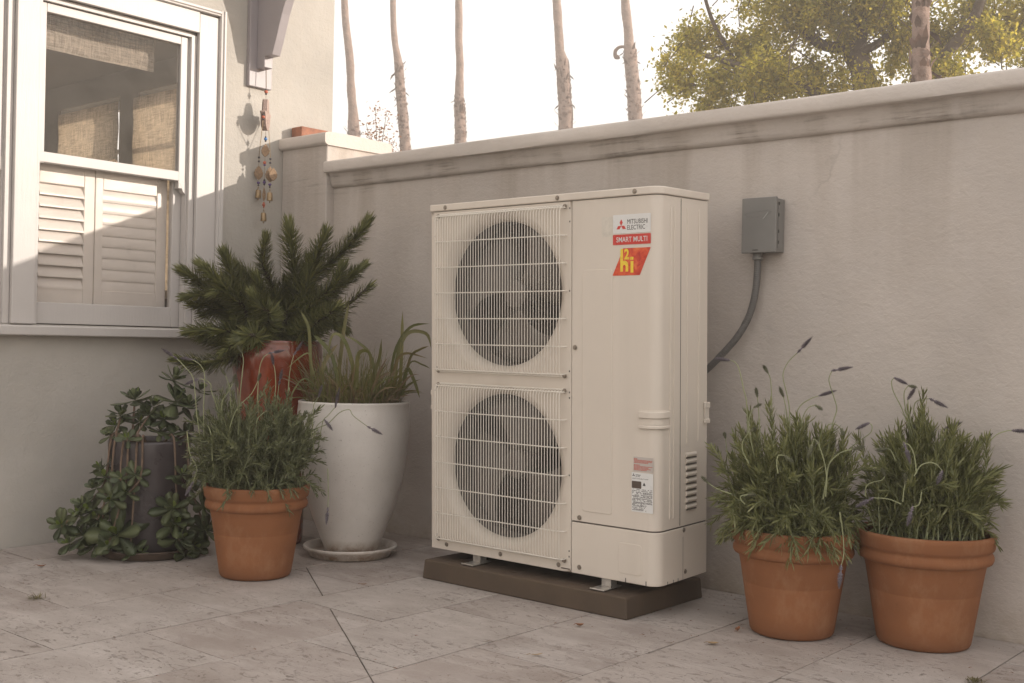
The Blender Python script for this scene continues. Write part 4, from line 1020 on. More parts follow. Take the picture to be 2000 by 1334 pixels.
# ================================================================ POTS
DATA = json.loads(r'''{"M":[[[[-0.133,-0.066,0.55],[-0.14,-0.069,0.727],[-0.151,-0.074,0.785],[-0.165,-0.082,0.852],[-0.179,-0.088,0.874],[-0.193,-0.095,0.879]],[-0.235,-0.116,0.884]],[[[-0.087,-0.065,0.554],[-0.092,-0.068,0.654],[-0.097,-0.07,0.72],[-0.101,-0.072,0.762]],[-0.106,-0.075,0.792]],[[[-0.071,-0.001,0.551],[-0.075,-0.004,0.643],[-0.082,-0.007,0.719],[-0.085,-0.008,0.787],[-0.089,-0.01,0.824],[-0.095,-0.013,0.839]],[-0.109,-0.02,0.864]],[[[-0.01,-0.005,0.556],[-0.015,-0.007,0.639],[-0.018,-0.009,0.723],[-0.026,-0.013,0.773],[-0.037,-0.018,0.819],[-0.037,-0.018,0.847],[-0.023,-0.011,0.88],[0.003,0.001,0.91]],[0.041,0.02,0.96]],[[[0.004,-0.054,0.61],[-0.002,-0.057,0.692],[-0.005,-0.058,0.725],[-0.013,-0.062,0.766]],[-0.025,-0.068,0.797]],[[[-0.01,0.051,0.552],[-0.018,0.047,0.645],[-0.02,0.046,0.704],[-0.006,0.053,0.738],[0.023,0.067,0.76],[0.044,0.078,0.769]],[0.091,0.1,0.787]],[[[0.04,-0.047,0.579],[0.043,-0.046,0.661],[0.047,-0.044,0.703],[0.061,-0.037,0.733],[0.08,-0.027,0.743]],[0.1,-0.017,0.729]],[[[0.09,0.045,0.578],[0.099,0.049,0.653],[0.107,0.053,0.694],[0.115,0.057,0.731],[0.106,0.052,0.769],[0.094,0.046,0.81],[0.092,0.045,0.83],[0.1,0.049,0.853]],[0.155,0.077,0.866]],[[[0.139,0.035,0.566],[0.159,0.045,0.599],[0.194,0.062,0.634],[0.221,0.076,0.659],[0.225,0.078,0.681],[0.217,0.073,0.69]],[0.182,0.056,0.669]],[[[0.111,-0.057,0.602],[0.114,-0.055,0.65],[0.135,-0.045,0.684],[0.154,-0.035,0.686],[0.167,-0.029,0.675]],[0.177,-0.024,0.655]],[[[-0.18,-0.033,0.476],[-0.211,-0.048,0.534],[-0.22,-0.053,0.576],[-0.225,-0.055,0.617]],[-0.23,-0.057,0.636]],[[[-0.075,-0.126,0.559],[-0.094,-0.136,0.657],[-0.093,-0.135,0.703],[-0.082,-0.13,0.73]],[-0.061,-0.119,0.742]],[[[-0.129,-0.175,0.45],[-0.165,-0.193,0.462],[-0.184,-0.202,0.472],[-0.199,-0.21,0.484]],[-0.217,-0.219,0.502]],[[[0.062,-0.237,0.538],[0.058,-0.239,0.569],[0.062,-0.237,0.593],[0.078,-0.229,0.594]],[0.101,-0.218,0.576]],[[[0.181,-0.156,0.472],[0.182,-0.155,0.535],[0.173,-0.16,0.589],[0.159,-0.167,0.631],[0.148,-0.172,0.646],[0.143,-0.175,0.63]],[0.132,-0.18,0.592]],[[[0.166,-0.141,0.462],[0.175,-0.137,0.533],[0.181,-0.134,0.572],[0.208,-0.121,0.605],[0.241,-0.104,0.619]],[0.272,-0.089,0.628]],[[[-0.06,-0.197,0.556],[-0.078,-0.206,0.596],[-0.076,-0.205,0.629],[-0.058,-0.196,0.658]],[-0.042,-0.188,0.669]],[[[-0.035,-0.262,0.436],[-0.047,-0.269,0.451],[-0.045,-0.267,0.462],[-0.028,-0.259,0.466]],[-0.006,-0.248,0.468]],[[[0.239,-0.183,0.435],[0.248,-0.179,0.374],[0.252,-0.177,0.313],[0.246,-0.18,0.274]],[0.241,-0.182,0.208]]],"R":[[[[-0.028,-0.01,0.573],[-0.043,-0.016,0.641],[-0.057,-0.021,0.694],[-0.074,-0.027,0.742],[-0.097,-0.036,0.791],[-0.103,-0.038,0.823],[-0.095,-0.035,0.835]],[-0.058,-0.021,0.816]],[[[-0.021,-0.029,0.575],[-0.034,-0.034,0.656],[-0.049,-0.039,0.712],[-0.058,-0.043,0.76],[-0.059,-0.043,0.792],[-0.048,-0.039,0.812]],[-0.025,-0.03,0.807]],[[[-0.003,-0.054,0.578],[-0.017,-0.06,0.658],[-0.033,-0.065,0.721],[-0.038,-0.067,0.77]],[-0.018,-0.06,0.806]],[[[-0.015,-0.006,0.672],[-0.032,-0.012,0.712],[-0.039,-0.014,0.736],[-0.034,-0.012,0.759],[-0.017,-0.006,0.769],[0.006,0.002,0.772]],[0.055,0.02,0.746]],[[[0.035,-0.051,0.597],[0.013,-0.059,0.66],[-0.001,-0.064,0.683]],[-0.018,-0.071,0.687]],[[[0.055,0.074,0.591],[0.026,0.063,0.638],[0.022,0.061,0.668],[0.034,0.066,0.678]],[0.078,0.082,0.698]],[[[0.149,0.055,0.584],[0.166,0.061,0.633],[0.189,0.069,0.666],[0.216,0.079,0.68],[0.232,0.085,0.682]],[0.272,0.1,0.682]],[[[0.126,0.004,0.585],[0.147,0.011,0.618],[0.163,0.017,0.651]],[0.19,0.027,0.672]],[[[0.043,-0.197,0.553],[0.036,-0.2,0.607],[0.023,-0.205,0.637],[0.009,-0.21,0.642]],[0.026,-0.203,0.583]],[[[0.037,-0.2,0.545],[0.056,-0.192,0.58],[0.09,-0.18,0.587],[0.111,-0.172,0.565]],[0.098,-0.177,0.526]],[[[0.015,-0.229,0.468],[0.017,-0.228,0.499],[0.02,-0.227,0.522]],[0.02,-0.227,0.553]],[[[-0.113,-0.201,0.468],[-0.111,-0.201,0.5],[-0.093,-0.194,0.514],[-0.069,-0.185,0.522],[-0.061,-0.182,0.535]],[-0.069,-0.185,0.558]],[[[0.004,-0.212,0.458],[-0.031,-0.224,0.471],[-0.073,-0.24,0.472]],[-0.118,-0.257,0.441]],[[[0.068,-0.22,0.503],[0.062,-0.222,0.465],[0.045,-0.229,0.456]],[0.032,-0.233,0.4]],[[[-0.049,-0.125,0.579],[-0.064,-0.13,0.61],[-0.075,-0.134,0.616]],[-0.104,-0.145,0.608]]],"L":[[[[-0.08,-0.105,0.444],[-0.084,-0.111,0.523],[-0.094,-0.123,0.642],[-0.108,-0.143,0.711],[-0.111,-0.146,0.74],[-0.124,-0.163,0.756],[-0.139,-0.183,0.759]],[-0.168,-0.222,0.737]],[[[-0.11,-0.178,0.485],[-0.123,-0.195,0.613],[-0.126,-0.199,0.662],[-0.13,-0.204,0.721],[-0.135,-0.211,0.77],[-0.154,-0.236,0.808],[-0.171,-0.259,0.837]],[-0.204,-0.302,0.873]],[[[-0.145,-0.142,0.481],[-0.15,-0.148,0.61],[-0.149,-0.147,0.719],[-0.15,-0.148,0.779],[-0.161,-0.162,0.814],[-0.178,-0.185,0.833]],[-0.205,-0.221,0.839]],[[[-0.057,-0.075,0.483],[-0.062,-0.081,0.612],[-0.065,-0.086,0.682],[-0.068,-0.089,0.731],[-0.078,-0.102,0.775]],[-0.089,-0.117,0.802]],[[[-0.015,-0.07,0.486],[-0.02,-0.075,0.664],[-0.015,-0.07,0.782],[-0.013,-0.067,0.832],[-0.016,-0.071,0.861]],[-0.028,-0.087,0.891]],[[[0.023,-0.168,0.495],[0.033,-0.154,0.591],[0.05,-0.133,0.659],[0.078,-0.096,0.708],[0.092,-0.077,0.757]],[0.098,-0.069,0.788]],[[[0.042,-0.028,0.488],[0.039,-0.032,0.646],[0.037,-0.034,0.705],[0.039,-0.031,0.794],[0.047,-0.021,0.843],[0.06,-0.003,0.863]],[0.095,0.043,0.876]],[[[0.025,0.033,0.483],[0.029,0.039,0.643],[0.038,0.05,0.723],[0.036,0.047,0.793],[0.032,0.042,0.819]],[0.027,0.035,0.863]],[[[0.082,0.076,0.485],[0.079,0.071,0.605],[0.083,0.076,0.725],[0.087,0.081,0.805],[0.095,0.091,0.859]],[0.114,0.117,0.911]],[[[-0.003,0.079,0.519],[0.002,0.085,0.66],[0.007,0.091,0.741]],[0.013,0.1,0.8]],[[[-0.034,-0.144,0.528],[-0.035,-0.146,0.655],[-0.032,-0.142,0.685],[-0.019,-0.124,0.72],[-0.011,-0.114,0.748]],[-0.006,-0.107,0.783]],[[[0.035,-0.119,0.532],[0.033,-0.121,0.668],[0.032,-0.124,0.732]],[0.029,-0.127,0.761]],[[[0.115,-0.096,0.517],[0.115,-0.096,0.604],[0.123,-0.086,0.629],[0.136,-0.068,0.646]],[0.143,-0.059,0.656]],[[[0.159,0.127,0.488],[0.164,0.133,0.588],[0.166,0.135,0.637],[0.166,0.137,0.667],[0.177,0.15,0.697]],[0.184,0.16,0.743]],[[[0.139,0.183,0.483],[0.149,0.197,0.594],[0.161,0.212,0.62],[0.179,0.235,0.655]],[0.187,0.247,0.732]],[[[0.165,0.135,0.488],[0.174,0.146,0.568],[0.199,0.18,0.592],[0.226,0.216,0.636],[0.249,0.246,0.648],[0.259,0.259,0.624],[0.293,0.304,0.582]],[0.328,0.349,0.552]],[[[0.206,0.106,0.493],[0.205,0.105,0.552],[0.214,0.117,0.591],[0.23,0.138,0.611]],[0.248,0.162,0.572]],[[[-0.078,-0.269,0.566],[-0.074,-0.263,0.512],[-0.069,-0.257,0.474],[-0.055,-0.238,0.426],[-0.063,-0.248,0.374]],[-0.079,-0.269,0.324]],[[[0.255,0.137,0.426],[0.257,0.14,0.337],[0.257,0.14,0.275]],[0.254,0.136,0.212]],[[[0.02,-0.222,0.46],[0.016,-0.227,0.555],[0.007,-0.238,0.593]],[0.001,-0.246,0.622]]],"arms":[[[[0.032,0.041,0.937],[0.065,0.083,1.135],[0.134,0.171,1.279],[0.211,0.27,1.401],[0.249,0.318,1.469]],0.061],[[[0.025,0.032,0.948],[0.025,0.033,1.134],[0.035,0.045,1.273],[0.026,0.033,1.435]],0.065],[[[0.035,-0.005,0.947],[-0.002,-0.052,1.13],[-0.018,-0.072,1.267],[-0.023,-0.079,1.363]],0.047],[[[0.106,0.054,0.938],[0.153,0.115,1.066],[0.216,0.195,1.162],[0.269,0.262,1.253]],0.045],[[[0.152,0.032,0.926],[0.213,0.111,1.002],[0.282,0.199,1.087],[0.341,0.273,1.159]],0.049],[[[0.043,-0.026,0.935],[-0.026,-0.115,1.013],[-0.073,-0.175,1.148],[-0.105,-0.215,1.283]],0.069],[[[-0.01,-0.013,0.935],[-0.115,-0.147,1.035],[-0.192,-0.245,1.146],[-0.265,-0.338,1.218]],0.062],[[[0.069,-0.074,0.923],[-0.02,-0.187,0.948],[-0.094,-0.282,0.963],[-0.156,-0.362,0.934]],0.058],[[[0.085,-0.086,0.912],[-0.002,-0.198,0.853],[-0.082,-0.3,0.817],[-0.188,-0.436,0.825]],0.051],[[[0.09,-0.014,0.948],[0.127,0.033,1.109],[0.164,0.08,1.26],[0.2,0.126,1.412]],0.067],[[[0.182,-0.092,0.936],[0.14,-0.145,1.012],[0.116,-0.177,1.056],[0.099,-0.198,1.11]],0.058],[[[0.177,-0.13,0.924],[0.117,-0.207,0.933],[0.065,-0.275,0.909],[0.039,-0.307,0.853]],0.051],[[[-0.031,0.042,0.936],[-0.093,-0.038,1.085],[-0.125,-0.079,1.188],[-0.144,-0.103,1.246]],0.06],[[[0.17,-0.026,0.937],[0.209,0.024,1.063],[0.25,0.076,1.155],[0.283,0.119,1.23]],0.054],[[[0.092,-0.078,0.946],[-0.005,-0.201,1.055],[-0.06,-0.271,1.143],[-0.101,-0.324,1.23]],0.058],[[[-0.052,0.064,0.936],[-0.039,0.08,1.042],[-0.012,0.115,1.162],[0.015,0.149,1.305]],0.058],[[[-0.042,0.027,0.924],[-0.127,-0.081,0.967],[-0.197,-0.171,1.057],[-0.267,-0.26,1.078]],0.056]],"ros":[[[0.034,-0.097,0.661],0.062],[[0.105,0.045,0.746],0.066],[[0.135,0.036,0.656],0.07],[[0.018,-0.15,0.598],0.055],[[0.019,-0.064,0.563],0.048],[[0.103,-0.015,0.527],0.044],[[-0.032,-0.174,0.507],0.04],[[0.122,-0.182,0.505],0.04],[[0.142,0.019,0.516],0.044],[[0.161,0.078,0.637],0.057],[[0.051,-0.041,0.596],0.053],[[0.109,-0.005,0.579],0.053],[[-0.02,-0.22,0.377],0.04],[[-0.01,-0.204,0.338],0.048],[[0.111,-0.199,0.343],0.04],[[0.142,-0.149,0.354],0.044],[[-0.029,-0.234,0.295],0.044],[[0.124,-0.178,0.286],0.044],[[-0.056,-0.278,0.226],0.044],[[-0.037,-0.247,0.2],0.057],[[-0.062,-0.287,0.182],0.048],[[-0.096,-0.341,0.146],0.053],[[-0.052,-0.27,0.1],0.062],[[0.104,-0.21,0.112],0.084],[[-0.011,-0.206,0.148],0.048],[[0.158,-0.124,0.04],0.026],[[0.221,-0.025,0.219],0.062],[[0.228,-0.014,0.156],0.066],[[0.235,-0.002,0.088],0.075],[[0.238,0.004,0.358],0.044],[[0.252,0.025,0.313],0.048],[[0.227,0.137,0.107],0.057],[[0.202,0.095,0.044],0.057],[[-0.08,-0.315,0.07],0.044],[[-0.029,-0.235,0.054],0.053],[[0.133,-0.164,0.048],0.048],[[0.162,0.136,0.701],0.048],[[0.163,0.109,0.571],0.048],[[0.116,0.091,0.523],0.044],[[0.049,-0.017,0.632],0.048],[[-0.032,-0.145,0.546],0.044],[[0.09,-0.233,0.256],0.048],[[-0.022,-0.223,0.17],0.048],[[0.222,0.128,0.205],0.053],[[0.215,0.117,0.313],0.044],[[0.087,-0.238,0.07],0.048],[[0.252,0.025,0.017],0.044]],"blades":[[[[-0.116,-0.129,0.664],[-0.127,-0.141,0.839],[-0.134,-0.15,0.97],[-0.158,-0.177,1.046]],0.0089],[[[-0.053,-0.059,0.654],[-0.045,-0.05,0.797],[-0.033,-0.037,0.973],[-0.02,-0.022,1.084]],0.01],[[[0.129,0.144,0.679],[0.132,0.147,0.824],[0.133,0.149,0.935],[0.133,0.149,1.052]],0.0089],[[[0.172,0.118,0.682],[0.192,0.14,0.847],[0.221,0.172,0.888],[0.247,0.201,0.902]],0.0078],[[[0.115,0.128,0.668],[0.12,0.134,0.845],[0.148,0.165,0.953],[0.202,0.226,0.955],[0.218,0.243,0.893]],0.01],[[[0.208,0.083,0.684],[0.221,0.097,0.804],[0.244,0.122,0.75],[0.259,0.139,0.679]],0.01],[[[0.11,-0.103,0.663],[0.115,-0.096,0.759],[0.121,-0.09,0.866],[0.152,-0.055,0.867],[0.156,-0.05,0.749]],0.0122],[[[0.037,-0.109,0.659],[0.013,-0.136,0.842],[-0.024,-0.176,0.916],[-0.042,-0.197,0.937]],0.01],[[[0.144,0.011,0.662],[0.12,-0.016,0.845],[0.083,-0.057,0.909],[0.043,-0.102,0.94]],0.0089],[[[0.101,-0.067,0.661],[0.085,-0.085,0.801],[0.058,-0.115,0.918],[0.027,-0.15,0.939],[0.014,-0.164,0.842]],0.0111],[[[-0.027,-0.18,0.647],[-0.015,-0.167,0.798],[0.005,-0.144,0.863],[0.026,-0.121,0.903]],0.01],[[[0.1,0.112,0.668],[0.112,0.125,0.867],[0.155,0.173,0.98],[0.211,0.235,0.999]],0.0078],[[[0.158,0.101,0.671],[0.149,0.091,0.802],[0.177,0.123,0.869],[0.243,0.197,0.849]],0.0078],[[[0.144,0.131,0.669],[0.171,0.161,0.825],[0.208,0.202,0.821],[0.23,0.227,0.804]],0.0044],[[[0.115,-0.021,0.661],[0.128,-0.007,0.78],[0.141,0.008,0.846],[0.147,0.015,0.932]],0.0111],[[[0.001,-0.149,0.659],[-0.057,-0.213,0.754],[-0.091,-0.252,0.711],[-0.111,-0.274,0.624]],0.0044],[[[-0.013,-0.164,0.658],[-0.043,-0.198,0.798],[-0.058,-0.215,0.862],[-0.114,-0.277,0.796]],0.0044]]}''')
def terracotta_pot(loc, s, label, zs=1.0, inst=None):
    t = thing('terracotta_pot', loc, label, 'plant pot', 'terracotta pots of lavender')
    def P(l): return [(r * s, z * s * zs) for r, z in l]
    b = MB(); b.lathe(P([(0.10, 0.0), (0.122, 0.0005), (0.129, 0.004), (0.1335, 0.012), (0.1365, 0.03), (0.1505, 0.12), (0.1578, 0.168), (0.1574, 0.1705), (0.1585, 0.173), (0.1675, 0.23), (0.172, 0.252),
        (0.176, 0.262), (0.172, 0.30), (0.158, 0.30)]), (0, 0, 0), 96, 0.0015)
    b.v = [(x + loc[0], y + loc[1], z + loc[2]) for x, y, z in b.v]
    b.build('pot_body', M['terra'], t, smooth=True, angle=60)
    b = MB(); b.lathe(P([(0.170, 0.262), (0.180, 0.2615), (0.1885, 0.266), (0.1925, 0.275), (0.192, 0.285), (0.1885, 0.292), (0.1865, 0.297), (0.1875, 0.302), (0.1925, 0.306), (0.1955, 0.312), (0.1985, 0.336), (0.1985, 0.346), (0.195, 0.352),
        (0.188, 0.353), (0.183, 0.349), (0.1815, 0.340), (0.178, 0.27)]), (0, 0, 0), 96, 0.0018)
    b.v = [(x + loc[0], y + loc[1], z + loc[2]) for x, y, z in b.v]
    b.build('rim', M['terra'], t, smooth=True, angle=60)
    b = MB(); n = 40
    b.grid(lambda u, v: (loc[0] + 0.179 * s * u * math.cos(2 * math.pi * v), loc[1] + 0.179 * s * u * math.sin(2 * math.pi * v), (0.318 + 0.012 * noise.noise(Vector((u * 6 * math.cos(6.28 * v), u * 6 * math.sin(6.28 * v), s)))) * s * zs), 10, n)
    b.build('soil', M['soil'], t, smooth=True)
    return t
PL, PM, PR = (1.18, -1.066, 0), (3.103, -0.381, 0), (3.468, -0.206, 0)
terracotta_pot(PL, 1.022, 'terracotta pot standing in front of the white planter, lavender growing out', 0.985)
terracotta_pot(PM, 1.0, 'terracotta pot nearest the heat pump unit, its rim half hidden under trailing lavender', 0.97)
terracotta_pot(PR, 1.062, 'terracotta pot furthest right against the wall, its whole rim showing', 0.95)

wp = thing('white_planter', (1.11, -0.51, 0.02), 'tall white speckled ceramic planter standing in a saucer', 'plant pot')
b = MB(); b.lathe([(0.09, 0.002), (0.108, 0.0), (0.114, 0.006), (0.122, 0.03), (0.146, 0.09), (0.172, 0.155), (0.196, 0.23), (0.214, 0.30), (0.229, 0.39), (0.2365, 0.47), (0.240, 0.54), (0.239, 0.60), (0.2355, 0.628),
     (0.2375, 0.634), (0.2365, 0.6395), (0.231, 0.6420), (0.222, 0.640), (0.218, 0.634), (0.220, 0.60), (0.218, 0.56)], (1.11, -0.51, 0.019), 128, 0.002)
b.build('planter_body', M['ceramic'], wp, smooth=True, angle=60)
b = MB(); b.grid(lambda u, v: (1.11 + 0.219 * u * math.cos(2 * math.pi * v), -0.51 + 0.219 * u * math.sin(2 * math.pi * v), 0.625 + 0.012 * noise.noise(Vector((u * 7 * math.cos(6.28 * v), u * 7 * math.sin(6.28 * v), 2)))), 8, 40)
b.build('soil', M['soil'], wp, smooth=True)
b = MB(); b.lathe([(0.10, 0.001), (0.165, 0.001), (0.172, 0.004), (0.181, 0.022), (0.192, 0.030), (0.199, 0.036), (0.200, 0.043), (0.197, 0.047), (0.190, 0.046), (0.184, 0.040), (0.172, 0.020), (0.160, 0.018), (0.05, 0.017)], (1.118, -0.522, 0), 96, 0.004)
b.build('planter_saucer', M['ceramic'], None, smooth=True, angle=70, label='shallow white saucer with rust stains under the white planter', cat='saucer')

rp_ = thing('glazed_pot', (0.656, -0.572, 0), 'tall glossy red-brown glazed pot half hidden behind the lavender', 'plant pot')
b = MB(); b.lathe([(0.10, 0.0), (0.122, 0.001), (0.128, 0.01), (0.131, 0.06), (0.132, 0.2), (0.140, 0.36), (0.155, 0.52), (0.176, 0.66), (0.196, 0.78), (0.203, 0.84), (0.199, 0.885), (0.196, 0.898), (0.198, 0.905), (0.195, 0.912), (0.186, 0.912), (0.181, 0.905), (0.186, 0.84)], (0.656, -0.572, 0), 96, 0.003)
b.build('pot_body', M['glaze'], rp_, smooth=True, angle=60)
b = MB(); b.grid(lambda u, v: (0.656 + 0.184 * u * math.cos(2 * math.pi * v), -0.572 + 0.184 * u * math.sin(2 * math.pi * v), 0.885), 3, 32)
b.build('soil', M['soil'], rp_, smooth=True)

dp = thing('charcoal_pot', (0.488, -1.105, 0), 'charcoal cylinder pot wrapped in a trailing green succulent', 'plant pot')
b = MB(); b.lathe([(0.13, 0.018), (0.150, 0.018), (0.155, 0.026), (0.158, 0.06), (0.164, 0.25), (0.168, 0.44), (0.170, 0.472), (0.168, 0.480), (0.162, 0.482), (0.156, 0.478), (0.155, 0.44)], (0.488, -1.105, 0), 96, 0.001)
b.build('pot_body', M['dark_pot'], dp, smooth=True, angle=60)
b = MB(); b.grid(lambda u, v: (0.488 + 0.156 * u * math.cos(2 * math.pi * v), -1.105 + 0.156 * u * math.sin(2 * math.pi * v), 0.462), 3, 32)
b.build('soil', M['soil'], dp, smooth=True)
b = MB(); b.lathe([(0.12, 0.001), (0.185, 0.001), (0.192, 0.006), (0.205, 0.030), (0.209, 0.034), (0.205, 0.038), (0.198, 0.034), (0.186, 0.012), (0.08, 0.011)], (0.515, -1.115, 0), 64, 0.003)
b.build('pot_saucer', M['saucer_dark'], None, smooth=True, angle=70, label='dirty brown saucer on the tiles under the charcoal pot', cat='saucer')

# ================================================================ LAVENDER
def bez(p, d, L_, bend, n):
    pts = [Vector(p)]; d = Vector(d).normalized()
    for i in range(n):
        d = (d + bend / n).normalized(); pts.append(pts[-1] + d * (L_ / n))
    return pts
def lavender(loc, data, seed, leaf, label, rx, ry, top, nst, droop=1.0, lean=(0, 0), slen=0.024):
    rnd = random.Random(seed)
    t = thing('lavender_plant', loc, label, 'lavender', 'lavender plants in terracotta pots')
    L0 = Vector(loc)
    fo = MB(); st = MB()
    for s in range(nst):
        a = rnd.uniform(0, 2 * math.pi); rr = 0.17 * math.sqrt(rnd.random())
        p0 = L0 + Vector((rr * math.cos(a), rr * math.sin(a), 0.30 + rnd.uniform(0, 0.02)))
        a2 = a + rnd.gauss(0, 0.5); k = rnd.random() ** 0.5
        h = top * (1 - 0.42 * k ** 3) * rnd.uniform(0.35, 1.12)
        tip = L0 + Vector((lean[0] + rx * k * math.cos(a2), lean[1] + rx * k * math.sin(a2) * ry, 0.32 + h))
        if k > 0.75 and rnd.random() < 0.5 * droop: tip.z = 0.32 + rnd.uniform(-0.06, 0.10)
        if rnd.random() < 0.14: tip = p0 + (tip - p0) * rnd.uniform(1.12, 1.3)
        mid = (p0 + tip) / 2 + Vector((rnd.gauss(0, 0.018), rnd.gauss(0, 0.018), 0.045 + 0.07 * k))
        n = 11; pts = []
        for i in range(n + 1):
            u = i / n; pts.append(p0 * (1 - u) ** 2 + mid * 2 * u * (1 - u) + tip * u * u)
        st.tube(pts, [0.0019 - 0.0009 * i / n for i in range(n + 1)], 4, False)
        ln = sum((pts[i + 1] - pts[i]).length for i in range(n))
        m = int(ln / 0.0090)
        for j in range(m):
            u = 0.14 + 0.88 * j / m; f = min(u, 0.999) * n; i = int(f); q = pts[i].lerp(pts[i + 1], f - i)
            tg = (pts[min(i + 1, n)] - pts[max(i - 1, 0)]).normalized()
            w = j * 1.9 + s; sd = tg.orthogonal().normalized(); ot = tg.cross(sd)
            for side in (0, math.pi):
                o = sd * math.cos(w + side) + ot * math.sin(w + side)
                rise = 0.45 + 0.9 * u + rnd.uniform(-0.2, 0.35)
                d = (o + tg * rise + Vector((0, 0, rnd.uniform(-0.25, 0.12)))).normalized()
                LL = slen * rnd.uniform(0.75, 1.7) * (1.1 - 0.35 * u)
                fo.blade(q, d, tg.cross(o).cross(d) if rnd.random() < 0.8 else o, LL, 0.0052 * rnd.uniform(0.7, 1.25), rnd.uniform(-0.2, 1.0), 3, 0.15)
    fo.build('foliage', leaf, t, kind='stuff')
    st.build('stems', M['stalk'], t, smooth=True, kind='stuff')
    for k, (pts, tip) in enumerate(data):
        P_ = smooth_path([L0 + Vector(p) for p in pts], 5)
        # root the stalk in the pot
        b = MB(); b.tube(P_, [0.0021 - 0.0007 * i / len(P_) for i in range(len(P_))], 6)
        so = b.build('flower_stalk', M['stalk'], t, smooth=True)
        a = P_[-1]; e = L0 + Vector(tip); d = e - a; LL = d.length
        hb = MB(); sd = d.orthogonal().normalized(); ot = d.normalized().cross(sd)
        nr = max(4, int(LL / 0.0045)); gap = LL > 0.055
        for i in range(nr + 1):
            u = i / nr
            if gap and 0.14 < u < 0.24: continue
            q = a + d * u; rad = 0.0052 * math.sin(math.pi * min(1, 0.22 + 0.72 * u)) + 0.0012
            for j in range(7):
                w = 2 * math.pi * (j + 0.5 * (i % 2)) / 7
                o = sd * math.cos(w) + ot * math.sin(w)
                hb.blade(q + o * rad * 0.35, o * 0.8 + d.normalized() * 0.9, d, rad * 1.9, rad * 1.1, 0.6, 2, 0.3)
        hb.tube([a - d * 0.05, a + d * 0.5, e - d * 0.05], [0.0024, 0.0034, 0.0012], 6)
        hb.build('flower_head', M['head'] if (LL > 0.04) else M['head_g'], so, kind='stuff')
    return t
lavender(PL, DATA['L'], 11, M['lav_l'], 'lavender bush in the pot before the white planter, with tall curling flower stalks', 0.27, 1.0, 0.34, 340, 0.35, slen=0.027)
lavender(PM, DATA['M'], 12, M['lav'], 'full lavender bush spilling left over its pot rim beside the heat pump unit', 0.255, 0.9, 0.345, 270, 1.6, (-0.015, -0.02), slen=0.038)
lavender(PR, DATA['R'], 13, M['lav'], 'rightmost lavender bush leaning on the wall with drooping purple flower spikes', 0.22, 0.75, 0.355, 240, 0.4, (0.01, -0.01), slen=0.038)

# ================================================================ SPIKY PLANT IN THE GLAZED POT
def spiky(loc, arms, seed):
    rnd = random.Random(seed)
    t = thing('spiky_shrub', loc, 'dark green shrub with thick needle-covered arms in the glazed pot', 'shrub')
    L0 = Vector(loc)
    for ai, (pts, rad) in enumerate(arms):
        P0 = [L0 + Vector(p) for p in pts]
        tipd = P0[-1] - P0[0]; side = Vector((tipd.x, tipd.y, 0))
        root = L0 + Vector((rnd.uniform(-0.05, 0.05), rnd.uniform(-0.05, 0.05), 0.87)) + side * 0.12
        P0[0] = root + (P0[1] - root) * 0.4 + Vector((rnd.uniform(-0.02, 0.02), rnd.uniform(-0.02, 0.02), 0.0)) + side * 0.10 - Vector((0, 0, 0.012))
        P0 = [P0[0]] + [p + Vector((rnd.gauss(0, 0.014), rnd.gauss(0, 0.014), rnd.gauss(0, 0.010))) for p in P0[1:]]
        P_ = smooth_path([root] + P0, 14)
        b = MB(); n = len(P_)
        b.tube(P_, [0.013 - 0.007 * i / n for i in range(n)], 8)
        so = b.build('branch', M['stem_dark'], t, smooth=True)
        acc = [0]
        for i in range(n - 1): acc.append(acc[-1] + (P_[i + 1] - P_[i]).length)
        tot = acc[-1]; q = MB(); sparse = (ai == 4)
        cnt = int(tot / (0.0022 if sparse else 0.00066)); i = 0
        for k in range(cnt):
            s = tot * (0.10 + 0.90 * k / cnt)
            while i < n - 2 and acc[i + 1] < s: i += 1
            f = (s - acc[i]) / max(1e-6, acc[i + 1] - acc[i]); p = P_[i].lerp(P_[i + 1], min(1, f))
            tg = (P_[i + 1] - P_[i]).normalized(); u = s / tot
            w = k * 2.39996 + rnd.uniform(-0.2, 0.2); sd = tg.orthogonal().normalized(); ot = tg.cross(sd)
            o = sd * math.cos(w) + ot * math.sin(w)
            lean = 0.22 + 0.25 * u + (max(0, u - 0.9) * 16) + rnd.uniform(-0.3, 0.35)
            d = (o + tg * lean).normalized()
            full = rad * 1.42 * (0.82 + 0.22 * math.sin(math.pi * min(1, u * 1.1)))
            LL = full * rnd.uniform(0.8, 1.15) * (1.0 if u < 0.9 else 0.85)
            q.blade(p + o * 0.005, d, tg, max(0.02, LL), 0.0096 * rnd.uniform(0.75, 1.25), rnd.uniform(-0.9, -0.1), 2, 0.12, prof=lambda x: (1 - x) ** 0.5 * (0.75 + 0.5 * x))
        q.build('needle_leaves', M['needle'], so, kind='stuff')
    return t
ARMS = list(DATA['arms']); ra = random.Random(31)
CR, CF = Vector((0.762, 0.647, 0)), Vector((0.647, -0.762, 0))      # across the pot and towards the patio
for k in range(15):      # shorter shoots filling the heart of the shrub
    a = -1.35 + 2.7 * k / 14 + ra.uniform(-0.12, 0.12); L_ = ra.uniform(0.24, 0.36) * (1.22 if a < 0 else 0.85); f = ra.uniform(-0.10, 0.20)
    d = CR * math.sin(a) + Vector((0, 0, math.cos(a) * 0.9 + 0.05)); b0 = Vector((0, 0, 0.90)) + CR * (0.05 * math.sin(a)) + CF * f * 0.3
    pts = [b0 + d * (L_ * u) + CF * f * u + Vector((0, 0, 0.09 * math.sin(3.1 * u) * (1 if k % 3 else -0.3))) for u in (0, 0.33, 0.66, 1.0)]
    ARMS.append(([tuple(p) for p in pts], ra.uniform(0.045, 0.06)))
